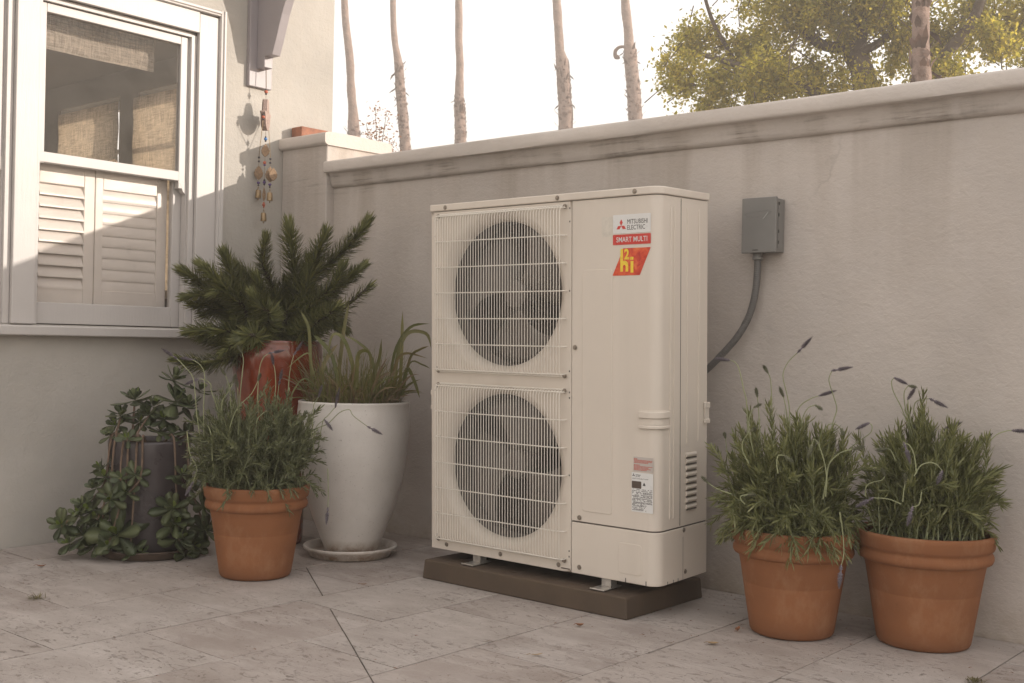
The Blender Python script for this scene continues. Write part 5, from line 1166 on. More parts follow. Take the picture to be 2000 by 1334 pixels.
spiky((0.656, -0.572, 0), ARMS, 5)

# ================================================================ SUCCULENT
def succulent(loc, ros, seed):
    rnd = random.Random(seed)
    t = thing('succulent_plant', loc, 'trailing succulent with rosettes of rounded leaves spilling from the charcoal pot', 'succulent')
    L0 = Vector(loc)
    def leafmesh(name, L_, W_, mat, th=0.0022):
        b = MB(); ns = 7; top = []; bot = []; vs = []
        def w(t_): return W_ * 0.5 * (0.22 + 0.78 * math.sin(math.pi * 0.5 * min(1, t_ / 0.68)) ** 1.3) * (1.0 if t_ < 0.68 else math.sqrt(max(0.0, 1 - ((t_ - 0.68) / 0.32) ** 2)) + 0.02)
        for i in range(ns + 1):
            u = i / ns; z = 0.16 * L_ * u * u; h = w(u)
            vs += [(-h, L_ * u, z + 0.10 * h), (0, L_ * u, z - 0.04 * h + th), (h, L_ * u, z + 0.10 * h), (0, L_ * u, z - 0.12 * h - th * 0.6)]
        fs = []
        for i in range(ns):
            a = 4 * i; c = 4 * (i + 1)
            fs += [(a, a + 1, c + 1, c), (a + 1, a + 2, c + 2, c + 1), (a + 2, a + 3, c + 3, c + 2), (a + 3, a, c, c + 3)]
        b.add(vs, fs); return b.mesh(name, mat, True)
    big = [leafmesh('leaf', 1.0, 0.52, M['succ'], 0.03), leafmesh('leaf', 1.0, 0.44, M['succ'], 0.03)]
    yng = leafmesh('leaf', 1.0, 0.5, M['succ_y'], 0.03)
    pool = []; cam_p = Vector((4.791, -3.807, 0.92))
    for (c, r_) in ros:
        c = Vector(c) + L0; out = (cam_p - c); out.z = 0; out.normalize()
        rad = Vector((c.x - L0.x, c.y - L0.y, 0)); rad = rad.normalized() if rad.length > 0.02 else out
        low = c.z < 0.42
        ax = (out * rnd.uniform(0.25, 0.9) + rad * 0.5 + Vector((rnd.gauss(0, 0.3), rnd.gauss(0, 0.3), 1.0 if not low else rnd.uniform(0.35, 1.0)))).normalized()
        if c.z > 0.62: ax = (Vector((rnd.gauss(0, 0.2), rnd.gauss(0, 0.2), 1)) + out * 0.2).normalized()
        sx = ax.orthogonal().normalized(); sy = ax.cross(sx)
        tw = rnd.uniform(0, 6.28); nl = 13 if r_ > 0.05 else 10
        r_ *= 1.5
        for k in range(nl):
            w = tw + k * 2.39996; u = k / (nl - 1)      # k=0 outermost
            o = sx * math.cos(w) + sy * math.sin(w)
            el = R(-18 + 88 * u ** 1.2 + rnd.uniform(-9, 9)); L_ = r_ * (1.05 - 0.62 * u) * rnd.uniform(0.85, 1.12)
            d = (o * math.cos(el) + ax * math.sin(el)).normalized(); up = (ax * math.cos(el) - o * math.sin(el)).normalized()
            x = d.cross(up).normalized()
            base = c + ax * (-0.014 * (1 - u)) + d * 0.003
            tip = base + d * L_
            if tip.z < 0.012: d = (d + Vector((0, 0, (0.014 - tip.z) / L_))).normalized(); x = d.cross(up).normalized(); up = x.cross(d)
            m = Matrix((( x.x, d.x, up.x, 0), (x.y, d.y, up.y, 0), (x.z, d.z, up.z, 0), (0, 0, 0, 1)))
            m = Matrix.Translation(base - L0) @ m @ Matrix.Diagonal((L_, L_, L_, 1))
            near = (cam_p - base).length
            pool.append((L_ - 0.02 * near + (0.03 if u < 0.3 else 0), m, yng if u > 0.86 and rnd.random() < 0.8 else rnd.choice(big)))
        # woody stem towards the pot rim
    pool.sort(key=lambda q: -q[0])
    for (_, m, me) in pool[:290]:
        o = bpy.data.objects.new('leaf', me); o.parent = t; o.matrix_local = m; COL.objects.link(o)
    rest = {}
    for (_, m, me) in pool[290:]: rest.setdefault(me.name, (me, []))[1].append(m)
    b = MB(); mats = [M['succ'], M['succ_y']]
    for me, ms in rest.values():
        b.mi = 0 if me.materials[0] == M['succ'] else 1
        vs = [v.co.copy() for v in me.vertices]; fs = [tuple(p.vertices) for p in me.polygons]
        for m in ms: b.add([m @ v for v in vs], fs)
    b.build('small_leaves', mats, t, smooth=True, local=True, kind='stuff')
    # trailing woody stems: over the rim and down
    for k, (c, r_) in enumerate(ros):
        c = Vector(c) + L0
        if k % 7 not in (0, 3): continue
        a = math.atan2(c.y - L0.y, c.x - L0.x) + rnd.uniform(-0.25, 0.25)
        p0 = L0 + Vector((0.09 * math.cos(a), 0.09 * math.sin(a), 0.46)); p1 = L0 + Vector((0.165 * math.cos(a), 0.165 * math.sin(a), 0.505))
        p2 = L0 + Vector((0.192 * math.cos(a), 0.192 * math.sin(a), max(c.z + 0.06, 0.30))) if c.z < 0.42 else p1.lerp(c, 0.5)
        if c.z > 0.6: p1 = p0.lerp(c, 0.4) + Vector((0, 0, 0.03)); p2 = p0.lerp(c, 0.75)
        P_ = smooth_path([p0, p1, p2, c - Vector((0, 0, 0.012))], 6)
        bb = MB(); bb.tube(P_, [0.0056 - 0.0022 * i / len(P_) + 0.0006 * math.sin(i * 2.1 + k) for i in range(len(P_))], 7)
        bb.build('stem', M['succ_stem'], t, smooth=True)
    return t
succulent((0.488, -1.105, 0), DATA['ros'], 21)

# ================================================================ STRAP-LEAVED PLANT
def strap(loc, blades, seed):
    rnd = random.Random(seed)
    t = thing('strap_leaf_plant', loc, 'half-dry strap-leaved plant growing from the white planter', 'plant')
    L0 = Vector(loc)
    def ribbon(P_, w, mat, tw=0.0):
        b = MB(); n = len(P_); vs = []
        for i in range(n):
            tg = (P_[min(i + 1, n - 1)] - P_[max(i - 1, 0)]).normalized()
            s = tg.cross(Vector((0.65, -0.76, 0.2))).normalized()
            s = (Matrix.Rotation(tw * i / n + 0.5, 3, tg) @ s)
            nn = s.cross(tg); u = i / (n - 1); h = w * (0.55 + 0.9 * math.sin(math.pi * min(1, 0.15 + u * 0.85)) ** 0.8 * 0.5) * (1 if u < 0.8 else max(0.06, (1 - u) / 0.2))
            vs += [P_[i] - s * h + nn * h * 0.35, P_[i], P_[i] + s * h + nn * h * 0.35]
        fs = []
        for i in range(n - 1):
            a = 3 * i; fs += [(a, a + 1, a + 4, a + 3), (a + 1, a + 2, a + 5, a + 4)]
        b.add(vs, fs); return b.build('leaf', mat, t, smooth=True)
    for (pts, w) in blades:
        ribbon(smooth_path([L0 + Vector(p) for p in pts], 5), w * 0.85, M['grass'], rnd.uniform(-0.9, 0.9))
    for k in range(150):
        a = rnd.uniform(0, 2 * math.pi); rr = 0.19 * math.sqrt(rnd.random())
        p = L0 + Vector((rr * math.cos(a), rr * math.sin(a), 0.63))
        a2 = a + rnd.gauss(0, 0.6); out = Vector((math.cos(a2), math.sin(a2), 0)); L_ = rnd.uniform(0.10, 0.27)
        pts = bez(p, Vector((0, 0, 1)) + out * rnd.uniform(0.0, 0.45), L_, out * rnd.uniform(0.2, 1.5) + Vector((0, 0, -rnd.uniform(0, 1.5))), 9)
        ribbon(pts, rnd.uniform(0.0018, 0.0055), M['grass'] if rnd.random() < 0.5 else M['dry'], rnd.uniform(-1.5, 1.5))
    b = MB()
    for k in range(520):     # dead sheath fibres and stubble at soil level
        a = rnd.uniform(0, 2 * math.pi); rr = 0.20 * math.sqrt(rnd.random())
        b.blade(L0 + Vector((rr * math.cos(a), rr * math.sin(a), 0.625)), (rnd.gauss(0, 0.35), rnd.gauss(0, 0.35), 1), (rnd.gauss(0, 1), rnd.gauss(0, 1), 0.1), rnd.uniform(0.04, 0.15), rnd.uniform(0.002, 0.005), rnd.uniform(-0.8, 0.8), 3)
    b.build('dry_sheaths', M['dry'], t, kind='stuff')
    b = MB()
    for k in range(700):     # fine drooping grass between the broad leaves
        a = rnd.uniform(0, 2 * math.pi); rr = 0.20 * math.sqrt(rnd.random()); o = Vector((math.cos(a + rnd.gauss(0, 0.7)), math.sin(a + rnd.gauss(0, 0.7)), 0))
        b.blade(L0 + Vector((rr * math.cos(a), rr * math.sin(a), 0.625)), Vector((0, 0, 1)) + o * rnd.uniform(0, 0.6), o, rnd.uniform(0.10, 0.33), rnd.uniform(0.0018, 0.0042), -rnd.uniform(-0.2, 1.9), 7)
    b.build('fine_grass', M['grass'], t, kind='stuff')
strap((1.11, -0.51, 0), DATA['blades'], 9)

# ================================================================ HANGING CHIME
CX, CY = 0.074, -0.221
ch = thing('wind_chime', (CX, CY, 1.55), 'hanging chime with a hand-shaped metal charm, leaf plates, beads and little bells', 'wind chime')
def vt(x0, z0, x1, z1, r=0.0011, mat='cord', name='cord'):
    return MB().tube([(x0, CY, z0), (x1, CY, z1)], r, 6).build(name, M[mat], ch)
for dx in (-0.004, 0.004): vt(CX - 0.004 + dx, 2.296, CX + dx * 0.3, 2.190)
def bead(x, z, r, mat, y=CY, sq=1.0):
    b = MB(); b.lathe([(0.0008, -r * sq)] + [(r * math.cos(R(a)), r * sq * math.sin(R(a))) for a in (-60, -35, -10, 10, 35, 60)] + [(0.0008, r * sq)], (x, y, z), 14)
    return b.build('bead', M[mat], ch, smooth=True)
bead(CX, 2.186, 0.0055, 'bead_dark'); bead(CX, 2.176, 0.0095, 'bead_red'); bead(CX, 2.165, 0.0055, 'bead_dark'); vt(CX, 2.163, CX, 2.142)
# hand-shaped charm: outline in (w, z), thickness along n
wv = Vector((-0.62, 0.785, 0)); nv = Vector((0.785, 0.62, 0))
half = [(0.010, 0.081), (0.014, 0.077), (0.016, 0.070), (0.019, 0.060), (0.021, 0.045), (0.023, 0.030), (0.026, 0.020), (0.034, 0.015), (0.046, 0.016), (0.056, 0.013), (0.058, 0.008), (0.054, 0.002), (0.048, -0.006), (0.046, -0.022), (0.042, -0.042), (0.032, -0.060), (0.018, -0.072), (0.006, -0.077)]
out = half + [(-a, z) for a, z in reversed(half)]
def charm(outl, c, th, mat, name, sc=1.0, w=None, n=None):
    w = w or wv; n = n or nv; b = MB(); k = len(outl)
    cc = Vector(c)
    f = [cc + w * a * sc + n * th / 2 + Vector((0, 0, z * sc)) for a, z in outl]; g = [p - n * th for p in f]
    b.add(f + g, [tuple(range(k)), tuple(range(2 * k - 1, k - 1, -1))] + [(i, k + i, k + (i + 1) % k, (i + 1) % k) for i in range(k)])
    return b.build(name, M[mat], ch, fix=True, bevel=0.0015)
hm = charm(out, (CX + 0.003, CY, 2.055), 0.022, 'hamsa', 'hand_charm')
charm(out, (CX + 0.003 - nv.x * 0.013, CY - nv.y * 0.013, 2.055), 0.006, 'wood_dark', 'charm_back', 1.0)
for w_, zz in ((0.0, -0.03), (0.0, 0.02)):   # embossed rosette on the palm
    for k in range(8):
        a = k * math.pi / 4; p = Vector((CX + 0.003, CY, 2.055 + zz)) + nv * 0.0112
        e = p + (wv * math.cos(a) + Vector((0, 0, 1)) * math.sin(a)) * (0.015 if zz < 0 else 0.009)
        MB().tube([p, e], [0.0022, 0.0007], 6).build('relief', M['hamsa'], hm, smooth=True)
side = [Vector((CX + 0.003, CY, 0)) + wv * s * 0.054 for s in (-1, 1)]
leafo = [(0.0, 0.036), (0.006, 0.028), (0.011, 0.024), (0.012, 0.018), (0.018, 0.014), (0.018, 0.006), (0.023, 0.001), (0.021, -0.007), (0.020, -0.016), (0.014, -0.024), (0.008, -0.031), (0.0, -0.036)]
leafo = leafo + [(-a, z) for a, z in reversed(leafo[1:-1])]
targets = [(0.026, 1.768), (0.120, 1.752)]
rl = random.Random(2)
for i, sp in enumerate(side):
    bead(sp.x, 2.047, 0.0065, 'bead_dark', sp.y); bead(sp.x, 2.036, 0.009, 'bead_red', sp.y); bead(sp.x, 2.026, 0.006, 'bead_dark', sp.y)
    tx, tz = targets[i]; n_ = 22
    b = MB()
    for k in range(n_):     # fine chain
        u = (k + 0.5) / n_; x = sp.x + (tx - sp.x) * u; y = sp.y + (CY - sp.y) * u; z = 2.02 + (tz + 0.085 - 2.02) * u
        b.tube([(x, y, z - 0.0042), (x, y, z + 0.0042)], 0.0017, 5)
    b.build('chain', M['brass'], ch, smooth=True, kind='stuff')
    bead(tx, tz + 0.078, 0.006, 'bead_dark'); bead(tx, tz + 0.058, 0.006, 'bead_dark'); vt(tx, tz + 0.072, tx, tz + 0.036)
    charm(leafo, (tx, CY, tz), 0.006, 'carved', 'leaf_plate', 1.05 if i == 0 else 1.12, Vector((0.35, 0.937, 0)), Vector((0.937, -0.35, 0)))
    bz = tz - 0.052; bead(tx, bz, 0.0085, 'bead_violet', sq=0.8); bead(tx, bz - 0.012, 0.005, 'bead_dark')
    vt(tx, bz - 0.01, tx, bz - 0.03)
charm(leafo, (0.146, CY, 1.75), 0.006, 'carved', 'leaf_plate', 0.95, Vector((0.35, 0.937, 0)), Vector((0.937, -0.35, 0)))
vt(CX + 0.004, 1.975, CX + 0.004, 1.93)
bead(CX + 0.004, 1.945, 0.005, 'bead_dark'); bead(CX + 0.004, 1.935, 0.0085, 'bead_blue'); bead(CX + 0.004, 1.925, 0.005, 'bead_dark')
charm(leafo, (CX + 0.004, CY, 1.877), 0.006, 'carved', 'leaf_plate', 0.95, Vector((0.35, 0.937, 0)), Vector((0.937, -0.35, 0)))
vt(CX + 0.002, 1.845, CX, 1.53)
for z, r, m_ in ((1.815, 0.0085, 'bead_red'), (1.803, 0.006, 'bead_violet'), (1.725, 0.006, 'bead_dark'), (1.715, 0.0085, 'bead_violet'), (1.705, 0.006, 'bead_dark'), (1.61, 0.005, 'bead_red'), (1.60, 0.0085, 'bead_red'), (1.59, 0.005, 'bead_red')): bead(CX, z, r, m_)
charm([(a * 0.4, z) for a, z in leafo], (CX, CY, 1.655), 0.007, 'carved', 'leaf_plate', 1.0, Vector((0.35, 0.937, 0)), Vector((0.937, -0.35, 0)))
for (x, z) in ((0.026, 1.660), (0.121, 1.640), (CX, 1.540)):
    b = MB(); b.lathe([(0.0135, -0.022), (0.0150, -0.0225), (0.0155, -0.019), (0.0145, 0.0), (0.0135, 0.014), (0.0115, 0.019), (0.003, 0.021), (0.001, 0.021)], (x, CY, z), 24); bl = b.build('bell', M['brass'], ch, smooth=True, angle=50)
    MB().tube([(x - 0.006, CY, z + 0.020), (x - 0.005, CY, z + 0.031), (x, CY, z + 0.036), (x + 0.005, CY, z + 0.031), (x + 0.006, CY, z + 0.020)], 0.0012, 6).build('bell_loop', M['brass'], bl, smooth=True)
    MB().lathe([(0.001, -0.034), (0.0035, -0.031), (0.0035, -0.027), (0.001, -0.022)], (x, CY, z), 10).build('clapper', M['brass'], bl, smooth=True)

# ================================================================ GROUND LITTER
def fallen(x, y, L_, W_, ang, mat, label, curl=0.8, name='fallen_leaf'):
    b = MB(); d = Vector((math.cos(ang), math.sin(ang), 0.02)); s = Vector((-math.sin(ang), math.cos(ang), 0))
    n = 7; vs = []
    for i in range(n + 1):
        u = i / n; w = W_ * 0.5 * math.sin(math.pi * (0.04 + 0.93 * u)) ** 0.8; z = 0.003 + L_ * 0.22 * curl * (2 * u - 1) ** 2
        for k in (-1, -0.5, 0, 0.5, 1): vs.append(Vector((x, y, z + abs(k) * w * 0.6 * curl)) + d * L_ * (u - 0.5) + s * w * k * (0.9 + 0.15 * math.sin(i * 2.3 + k * 3)))
    fs = [(i * 5 + k, i * 5 + k + 1, (i + 1) * 5 + k + 1, (i + 1) * 5 + k) for i in range(n) for k in range(4)]
    b.add(vs, fs); b.tube([Vector((x, y, 0.004 + L_ * 0.22 * curl)) - d * L_ * 0.5, Vector((x, y, 0.006)) - d * L_ * 0.78], 0.0008, 4)
    return b.build(name, M[mat], None, smooth=True, label=label, cat='leaf')
fallen(2.572, -0.82, 0.026, 0.018, 0.6, 'oak_leaf', 'small brown dry leaf on the tiles just in front of the pad corner', 1.2)
fallen(2.69, -1.189, 0.040, 0.012, 0.95, 'tan_leaf', 'narrow tan dry leaf lying on the tiles at bottom centre', 0.5)
fallen(3.001, -0.706, 0.036, 0.022, 0.55, 'tan_leaf', 'broad tan dry leaf in front of the middle terracotta pot', 0.6)
fallen(2.977, -0.509, 0.030, 0.016, 1.7, 'oak_leaf', 'curled brown leaf on the tiles close to the middle terracotta pot', 1.8)
fallen(0.487, -1.576, 0.038, 0.016, 0.75, 'oak_leaf', 'orange-brown dry leaf on the tiles at far left below the succulent', 0.9)
fallen(1.613, -0.895, 0.026, 0.010, 0.7, 'oak_leaf', 'dark brown leaf caught in the tile joint left of the pad', 0.7)
b = MB(); rg = random.Random(8)
for k in range(60): b.blade((0.985 + rg.gauss(0, 0.012), -1.85 + rg.gauss(0, 0.012), 0.001), (rg.gauss(0, 1), rg.gauss(0, 1), 0.25), (0, 0, 1), rg.uniform(0.01, 0.045), 0.0022, rg.uniform(-0.6, 0.8), 3)
b.build('dry_tuft', M['moss'], None, label='small tuft of dry moss and twigs in a tile joint at left', cat='moss', kind='stuff')
b = MB()
for k in range(90): b.blade((3.733 + rg.gauss(0, 0.010), -0.525 + rg.gauss(0, 0.012), 0.001), (rg.gauss(0, 1), rg.gauss(0, 1), 0.6), (0, 0, 1), rg.uniform(0.006, 0.02), 0.003, rg.uniform(-0.6, 0.8), 3)
b.build('moss_tuft', M['moss'], None, label='little mossy clump on the tiles at the bottom right edge', cat='moss', kind='stuff')
b = MB()      # crumbs, seeds and bits of twig too small to count
for k in range(900):
    x = rg.uniform(0.3, 4.3); y = -rg.uniform(0.05, 2.6)
    if k < 300: x = rg.choice(XS[1:9]) + rg.gauss(0, 0.012)
    if k > 650: x = rg.uniform(2.6, 4.2); y = -abs(rg.gauss(0, 0.35)) - 0.03
    if 1.67 < x < 2.64 and -0.65 < y < -0.15: continue
    s = rg.uniform(0.0010, 0.0032); a = rg.uniform(0, 6.28); l_ = s * rg.choice([1, 1.3, 2, 5])
    b.blade((x, y, 0.0025), (math.cos(a), math.sin(a), 0.02), (0, 0, 1), l_, s, 0.3, 2); b.blade((x, y, 0.0025), (math.cos(a), math.sin(a), 0.3), (math.sin(a), -math.cos(a), 0), l_ * 0.7, s, 0.3, 1)
b.build('debris', M['oak_leaf'], None, kind='stuff', label='fine leaf crumbs and twig bits scattered over the tiles', cat='debris')

# ================================================================ PALMS AND TREES BEYOND THE WALL
PALMS = [
 ([(-21.38, 19.44, 7.14, .195), (-21.44, 19.36, 8.17, .13), (-21.53, 19.26, 9.72, .122), (-21.64, 19.13, 11.27, .106)], 7.35, 'palm trunk nearest the house corner, thin and leaning left'),
 ([(-20.33, 20.56, 6.8, .165), (-20.40, 20.49, 7.93, .157), (-20.50, 20.39, 9.18, .143), (-20.59, 20.30, 10.0, .097), (-20.66, 20.22, 11.36, .089)], 9.4, 'second palm trunk from the house, rough up to half its visible height'),
 ([(-19.14, 21.73, 7.07, .179), (-19.14, 21.73, 8.0, .17), (-19.18, 21.69, 9.09, .117), (-19.23, 21.65, 11.45, .112)], 8.5, 'upright palm trunk with torn leaf boots left of centre'),
 ([(-16.66, 23.85, 7.58, .227), (-16.71, 23.81, 8.53, .211), (-16.79, 23.75, 9.63, .20), (-16.85, 23.70, 9.95, .138), (-16.95, 23.62, 11.52, .13)], 9.7, 'thick shaggy palm trunk rising above the middle of the heat pump unit'),
 ([(-14.95, 25.09, 7.89, .211), (-15.02, 25.05, 8.85, .211), (-15.11, 24.98, 9.95, .20), (-15.16, 24.95, 10.2, .146), (-15.27, 24.88, 11.52, .138)], 10.0, 'palm trunk with one curled dead frond sticking out to the left'),
 ([(0.349, 7.983, 3.765, 0.099), (0.328, 7.978, 4.17, 0.093), (0.302, 7.967, 4.6, 0.082)], 6.5, 'grey patterned palm trunk standing in front of the golden tree')]
def palm(P_, zboot, label, seed, grey=False):
    rnd = random.Random(seed); pts = [Vector(p[:3]) for p in P_]; rr = [p[3] for p in P_]
    d0 = pts[0] - pts[1]; k = pts[0].z / max(0.1, -d0.z) if d0.z else 1
    foot = Vector((pts[0].x + (pts[0].x - pts[-1].x) * 0.3, pts[0].y, -0.3))
    dt = (pts[-1] - pts[-2]).normalized(); top = pts[-1] + dt * max(0.5, 12.3 - pts[-1].z)
    full = [foot] + pts + [top]; rf = [rr[0] * 1.35] + rr + [rr[-1] * 0.95]
    t = thing('palm_tree', tuple(foot), label, 'palm tree', 'palm trees beyond the wall')
    S = []; SR = []
    for i in range(len(full) - 1):
        n = max(2, int((full[i + 1] - full[i]).length / 0.09))
        for j in range(n):
            u = j / n; S.append(full[i].lerp(full[i + 1], u)); SR.append((rf[i] + (rf[i + 1] - rf[i]) * u) * (1 + 0.12 * noise.noise(Vector((S[-1].z * 2.3, seed, 0))) + 0.02 * math.sin(S[-1].z * 34)))
    S = [p + Vector((noise.noise(Vector((p.z * 0.9, seed, 3))) * 0.05, 0, 0)) for p in S]
    MB().tube(S, SR, 14).build('trunk', M['palm'], t, smooth=True)
    b = MB()
    for i in range(1, len(S)):
        if S[i].z > zboot or S[i].z < (5.5 if seed != 45 else 3.4): continue
        if seed == 45 and i % 2: continue
        for j in range(9):
            a = rnd.uniform(0, 6.28); o = Vector((math.cos(a), math.sin(a), 0)); rag = rnd.random() < 0.10
            b.blade(S[i] + o * SR[i] * 0.9, o * (0.35 if not rag else 1.0) + Vector((0, 0, rnd.choice([1, 1, -0.6]))), o, rnd.uniform(0.08, 0.18) * (2.0 if rag else 1), rnd.uniform(0.05, 0.11), rnd.uniform(-1, 1), 2)
    if b.v: b.build('leaf_boots', M['boot'], t, kind='stuff')
    return t, S
for i, (P_, zb_, lb) in enumerate(PALMS): tp_, S_ = palm(P_, zb_, lb, 40 + i)
pc = MB(); pc.tube(smooth_path([Vector((-15.10, 24.98, 9.90)), Vector((-15.22, 24.89, 10.06)), Vector((-15.36, 24.77, 10.07)), Vector((-15.46, 24.69, 9.95)), Vector((-15.45, 24.69, 9.79)), Vector((-15.35, 24.78, 9.73))], 5), [0.035 + 0.0014 * i for i in range(20)] + [0.075, 0.08, 0.075, 0.06, 0.045, 0.02], 8)
p5 = [o for o in bpy.data.objects if o.get('label', '').startswith('palm trunk with one curled')][0]
pc.build('dead_frond', M['boot'], p5, smooth=True)

def broad_tree(name, label, foot, limbs, blobs, leafmat, nleaf, lsize, seed, gold=True):
    rnd = random.Random(seed); rng = np.random.default_rng(seed)
    t = thing(name, foot, label, 'tree', None)
    for k, (pts, r0, r1) in enumerate(limbs):
        P_ = smooth_path([Vector(p) for p in pts], 6); n = len(P_)
        P_ = [p + Vector((noise.noise(p * 1.7), noise.noise(p * 1.7 + Vector((9, 0, 0))), noise.noise(p * 1.7 + Vector((0, 9, 0))))) * 0.10 * min(1, i / 4) for i, p in enumerate(P_)]
        MB().tube(P_, [r0 + (r1 - r0) * i / n for i in range(n)], 9).build('trunk' if k == 0 else 'branch', M['bark'], t, smooth=True)
    tw = MB(); cs = []; 
    for (c, r_, w) in blobs:
        for k in range(int(w)):
            v = rng.normal(size=3); v /= np.linalg.norm(v); rr = r_ * rnd.random() ** 0.45
            cs.append((np.array(c) + v * rr * np.array([1, 1, 0.85]), rnd.uniform(0.10, 0.26)))
    for (c, cr) in cs[::2]:
        v = rng.normal(size=3) * 0.22; tw.tube([tuple(c + v), tuple(c + v * 0.3), tuple(c - v * 0.8)], [0.008, 0.006, 0.003], 4, False)
    tw.build('twigs', M['bark'], t, kind='stuff')
    per = nleaf // len(cs); C_ = np.repeat(np.array([c for c, _ in cs]), per, 0); Rr = np.repeat(np.array([r for _, r in cs]), per)
    N = len(C_); g = rng.normal(size=(N, 3)); pos = C_ + g * (Rr * 0.5)[:, None]
    d = rng.normal(size=(N, 3)); d[:, 2] -= 0.5; d /= np.linalg.norm(d, axis=1)[:, None]
    s = np.cross(d, rng.normal(size=(N, 3))); s /= np.linalg.norm(s, axis=1)[:, None]
    L_ = rng.uniform(0.7, 1.35, N)[:, None] * lsize; W_ = L_ * 0.27
    v = np.stack([pos, pos + d * L_ * 0.45 + s * W_, pos + d * L_, pos + d * L_ * 0.45 - s * W_], 1).reshape(-1, 3)
    v -= np.array(foot)
    me = bpy.data.meshes.new('crown'); me.vertices.add(4 * N); me.vertices.foreach_set('co', v.ravel().astype(np.float32))
    me.loops.add(4 * N); me.loops.foreach_set('vertex_index', np.arange(4 * N, dtype=np.int32)); me.polygons.add(N)
    me.polygons.foreach_set('loop_start', np.arange(0, 4 * N, 4, dtype=np.int32)); me.update(calc_edges=True); me.materials.append(leafmat)
    o = bpy.data.objects.new('crown', me); o.parent = t; COL.objects.link(o)
    return t
T = lambda *a: tuple(a)
limbs = [
 ([(-1.1, 9.97, -0.3), (-1.12, 9.95, 2.5), (-1.14, 9.97, 4.25), (-1.26, 9.92, 4.75), (-1.15, 10.0, 5.6), (-1.0, 10.1, 7.0)], 0.20, 0.07),
 ([(-1.1, 9.95, 3.9), (-1.20, 9.90, 4.50), (-1.36, 9.87, 4.76), (-1.60, 9.75, 4.85), (-1.9, 9.6, 5.2)], 0.11, 0.05),
 ([(-1.12, 9.9, 3.6), (-1.6, 9.7, 4.18), (-2.1, 9.5, 4.30), (-2.5, 9.2, 4.55), (-2.95, 9.1, 4.7)], 0.095, 0.025),
 ([(-0.9, 10.1, 3.5), (-0.42, 10.27, 4.3), (-0.15, 10.4, 4.75), (0.25, 10.5, 5.4), (0.6, 10.6, 6.2)], 0.10, 0.04),
 ([(-2.3, 9.4, 4.4), (-2.56, 9.27, 4.60), (-2.73, 9.17, 5.0), (-2.95, 9.06, 5.6)], 0.04, 0.02),
 ([(-1.3, 9.9, 4.6), (-0.95, 10.05, 4.9), (-0.84, 10.1, 5.4), (-0.7, 10.1, 6.3)], 0.06, 0.03)]
blobs = []
rb = random.Random(77)
def px(u, v, d=0.0):    # crown laid out on a plane 15 m from the patio: u 0..1 left to right, v height
    return (-3.30 + 3.9 * u - 0.25 * d, 8.85 + 1.75 * u + 1.0 * d, v)
for (u, z, r_, w) in [(0.06, 5.0, 0.33, 15), (0.05, 4.45, 0.30, 12), (0.14, 4.15, 0.35, 16), (0.22, 4.75, 0.5, 34), (0.30, 4.15, 0.42, 26), (0.36, 5.25, 0.62, 42), (0.42, 4.45, 0.45, 20), (0.52, 5.1, 0.55, 34), (0.60, 4.1, 0.3, 6), (0.64, 4.75, 0.4, 9),
                      (0.66, 5.4, 0.6, 34), (0.75, 4.95, 0.4, 14), (0.80, 4.2, 0.32, 10), (0.86, 5.3, 0.55, 28), (0.92, 4.6, 0.35, 12), (1.0, 5.1, 0.5, 26), (1.04, 4.4, 0.35, 10),
                      (0.2, 5.9, 0.6, 26), (0.45, 6.3, 0.8, 40), (0.75, 6.4, 0.8, 40), (1.05, 6.1, 0.8, 30), (0.6, 7.2, 0.9, 30), (0.72, 4.3, 0.2, 3)]:
    blobs.append((px(u, z, rb.uniform(-0.7, 0.7)), r_, w))
broad_tree('broadleaf_tree', 'large tree with sparse golden backlit leaves above the right half of the wall', (-1.1, 9.97, -0.3), limbs, blobs, M['crown'], 74000, 0.058, 3)
broad_tree('broadleaf_tree', 'darker green tree glimpsed at the top right edge behind the golden one', (1.9, 13.6, -0.3),
    [([(1.9, 13.6, -0.3), (1.7, 13.5, 3.5), (1.3, 13.4, 5.6), (1.2, 13.3, 7.5)], 0.2, 0.06), ([(1.8, 13.5, 3.2), (1.0, 13.3, 5.2), (0.3, 13.1, 6.8)], 0.09, 0.03)],
    [((1.2, 13.4, 5.6), 0.7, 40), ((0.9, 13.2, 6.6), 0.8, 46), ((1.8, 13.5, 6.2), 1.0, 60), ((2.0, 13.8, 7.5), 1.2, 50), ((0.6, 13.2, 5.3), 0.35, 10)], M['crown2'], 26000, 0.07, 4)
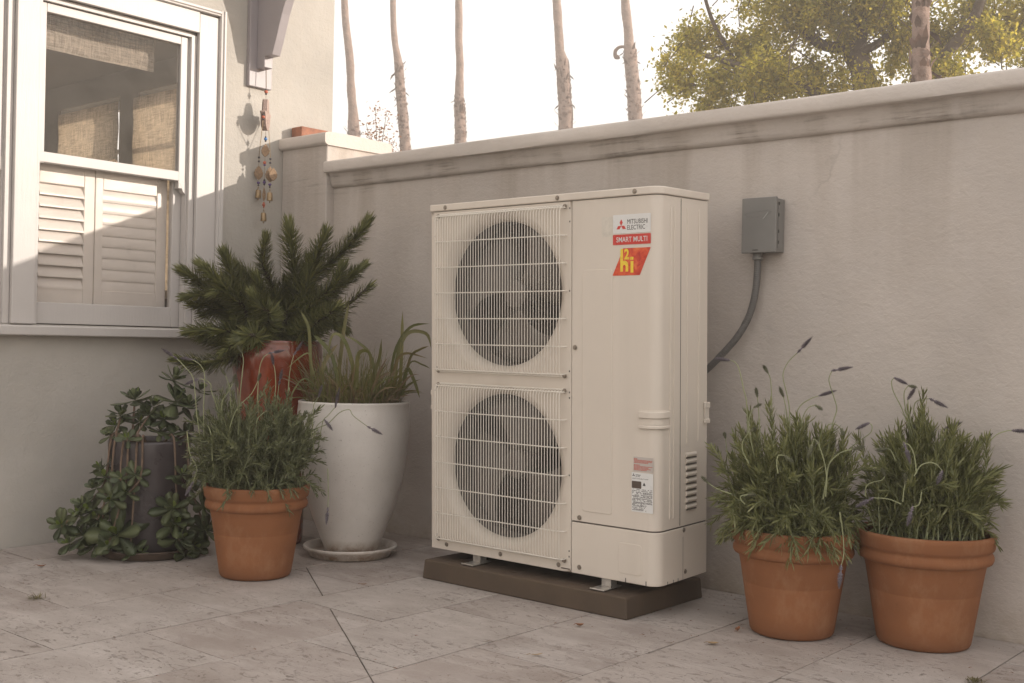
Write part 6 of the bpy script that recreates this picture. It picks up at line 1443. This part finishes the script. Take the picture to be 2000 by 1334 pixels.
# small half-bare tree by the house corner
rs = random.Random(6)
sp = thing('sapling', (-4.0, 4.3, -0.3), 'small half-bare tree with reddish leaves showing over the pier', 'tree')
trunk = MB().tube([(-4.0, 4.3, -0.3), (-4.02, 4.3, 1.5), (-3.98, 4.33, 2.5)], [0.035, 0.025, 0.014], 7).build('trunk', M['bark'], sp, smooth=True)
lf = MB()
for (dx, dz, n_) in [(-0.02, 0.95, 5), (-0.10, 0.78, 5), (-0.25, 0.60, 3), (0.16, 0.62, 4), (0.02, 0.75, 4), (0.20, 0.48, 3), (-0.42, 0.52, 3), (-0.33, 0.62, 3), (0.08, 0.9, 3)]:
    P_ = smooth_path([Vector((-4.0, 4.32, 2.3)), Vector((-4.0 + dx * 0.25, 4.32 + dx * 0.2, 2.35 + dz * 0.5)), Vector((-4.02 + dx * 0.9, 4.33 + dx * 0.76, 2.40 + dz * 1.02))], 6)
    MB().tube(P_, [0.007 - 0.0004 * i for i in range(len(P_))], 5).build('branch', M['bark'], sp, smooth=True)
    for i in range(5, len(P_)):
        for k in range(n_ + 7):
            q = P_[i] + Vector((rs.gauss(0, 0.045), rs.gauss(0, 0.045), rs.gauss(0, 0.035)))
            lf.blade(q, (rs.gauss(0, 1), rs.gauss(0, 1), rs.gauss(-0.3, 0.6)), (rs.gauss(0, 1), rs.gauss(0, 1), 0.4), rs.uniform(0.022, 0.042), rs.uniform(0.012, 0.02), 0.5, 2)
lf.build('foliage', M['sapling'], sp, kind='stuff')

# ================================================================ haze volume added to stand in for lens glare
HZ_ = bpy.data.materials.new('glare_haze'); HZ_.use_nodes = True
ht = HZ_.node_tree; ht.nodes.clear()
ho = ht.nodes.new('ShaderNodeOutputMaterial'); hv = ht.nodes.new('ShaderNodeVolumePrincipled')
hv.inputs['Color'].default_value = (1.0, 0.92, 0.85, 1); hv.inputs['Density'].default_value = 0.010; hv.inputs['Anisotropy'].default_value = 0.35
ht.links.new(hv.outputs[0], ho.inputs['Volume'])
MB().box(-62, 62, -42, 62, -1.4, 13.0).build('haze', HZ_, None, kind='stuff', label='thin warm haze volume added over the patio and palms to stand in for lens glare', cat='haze')
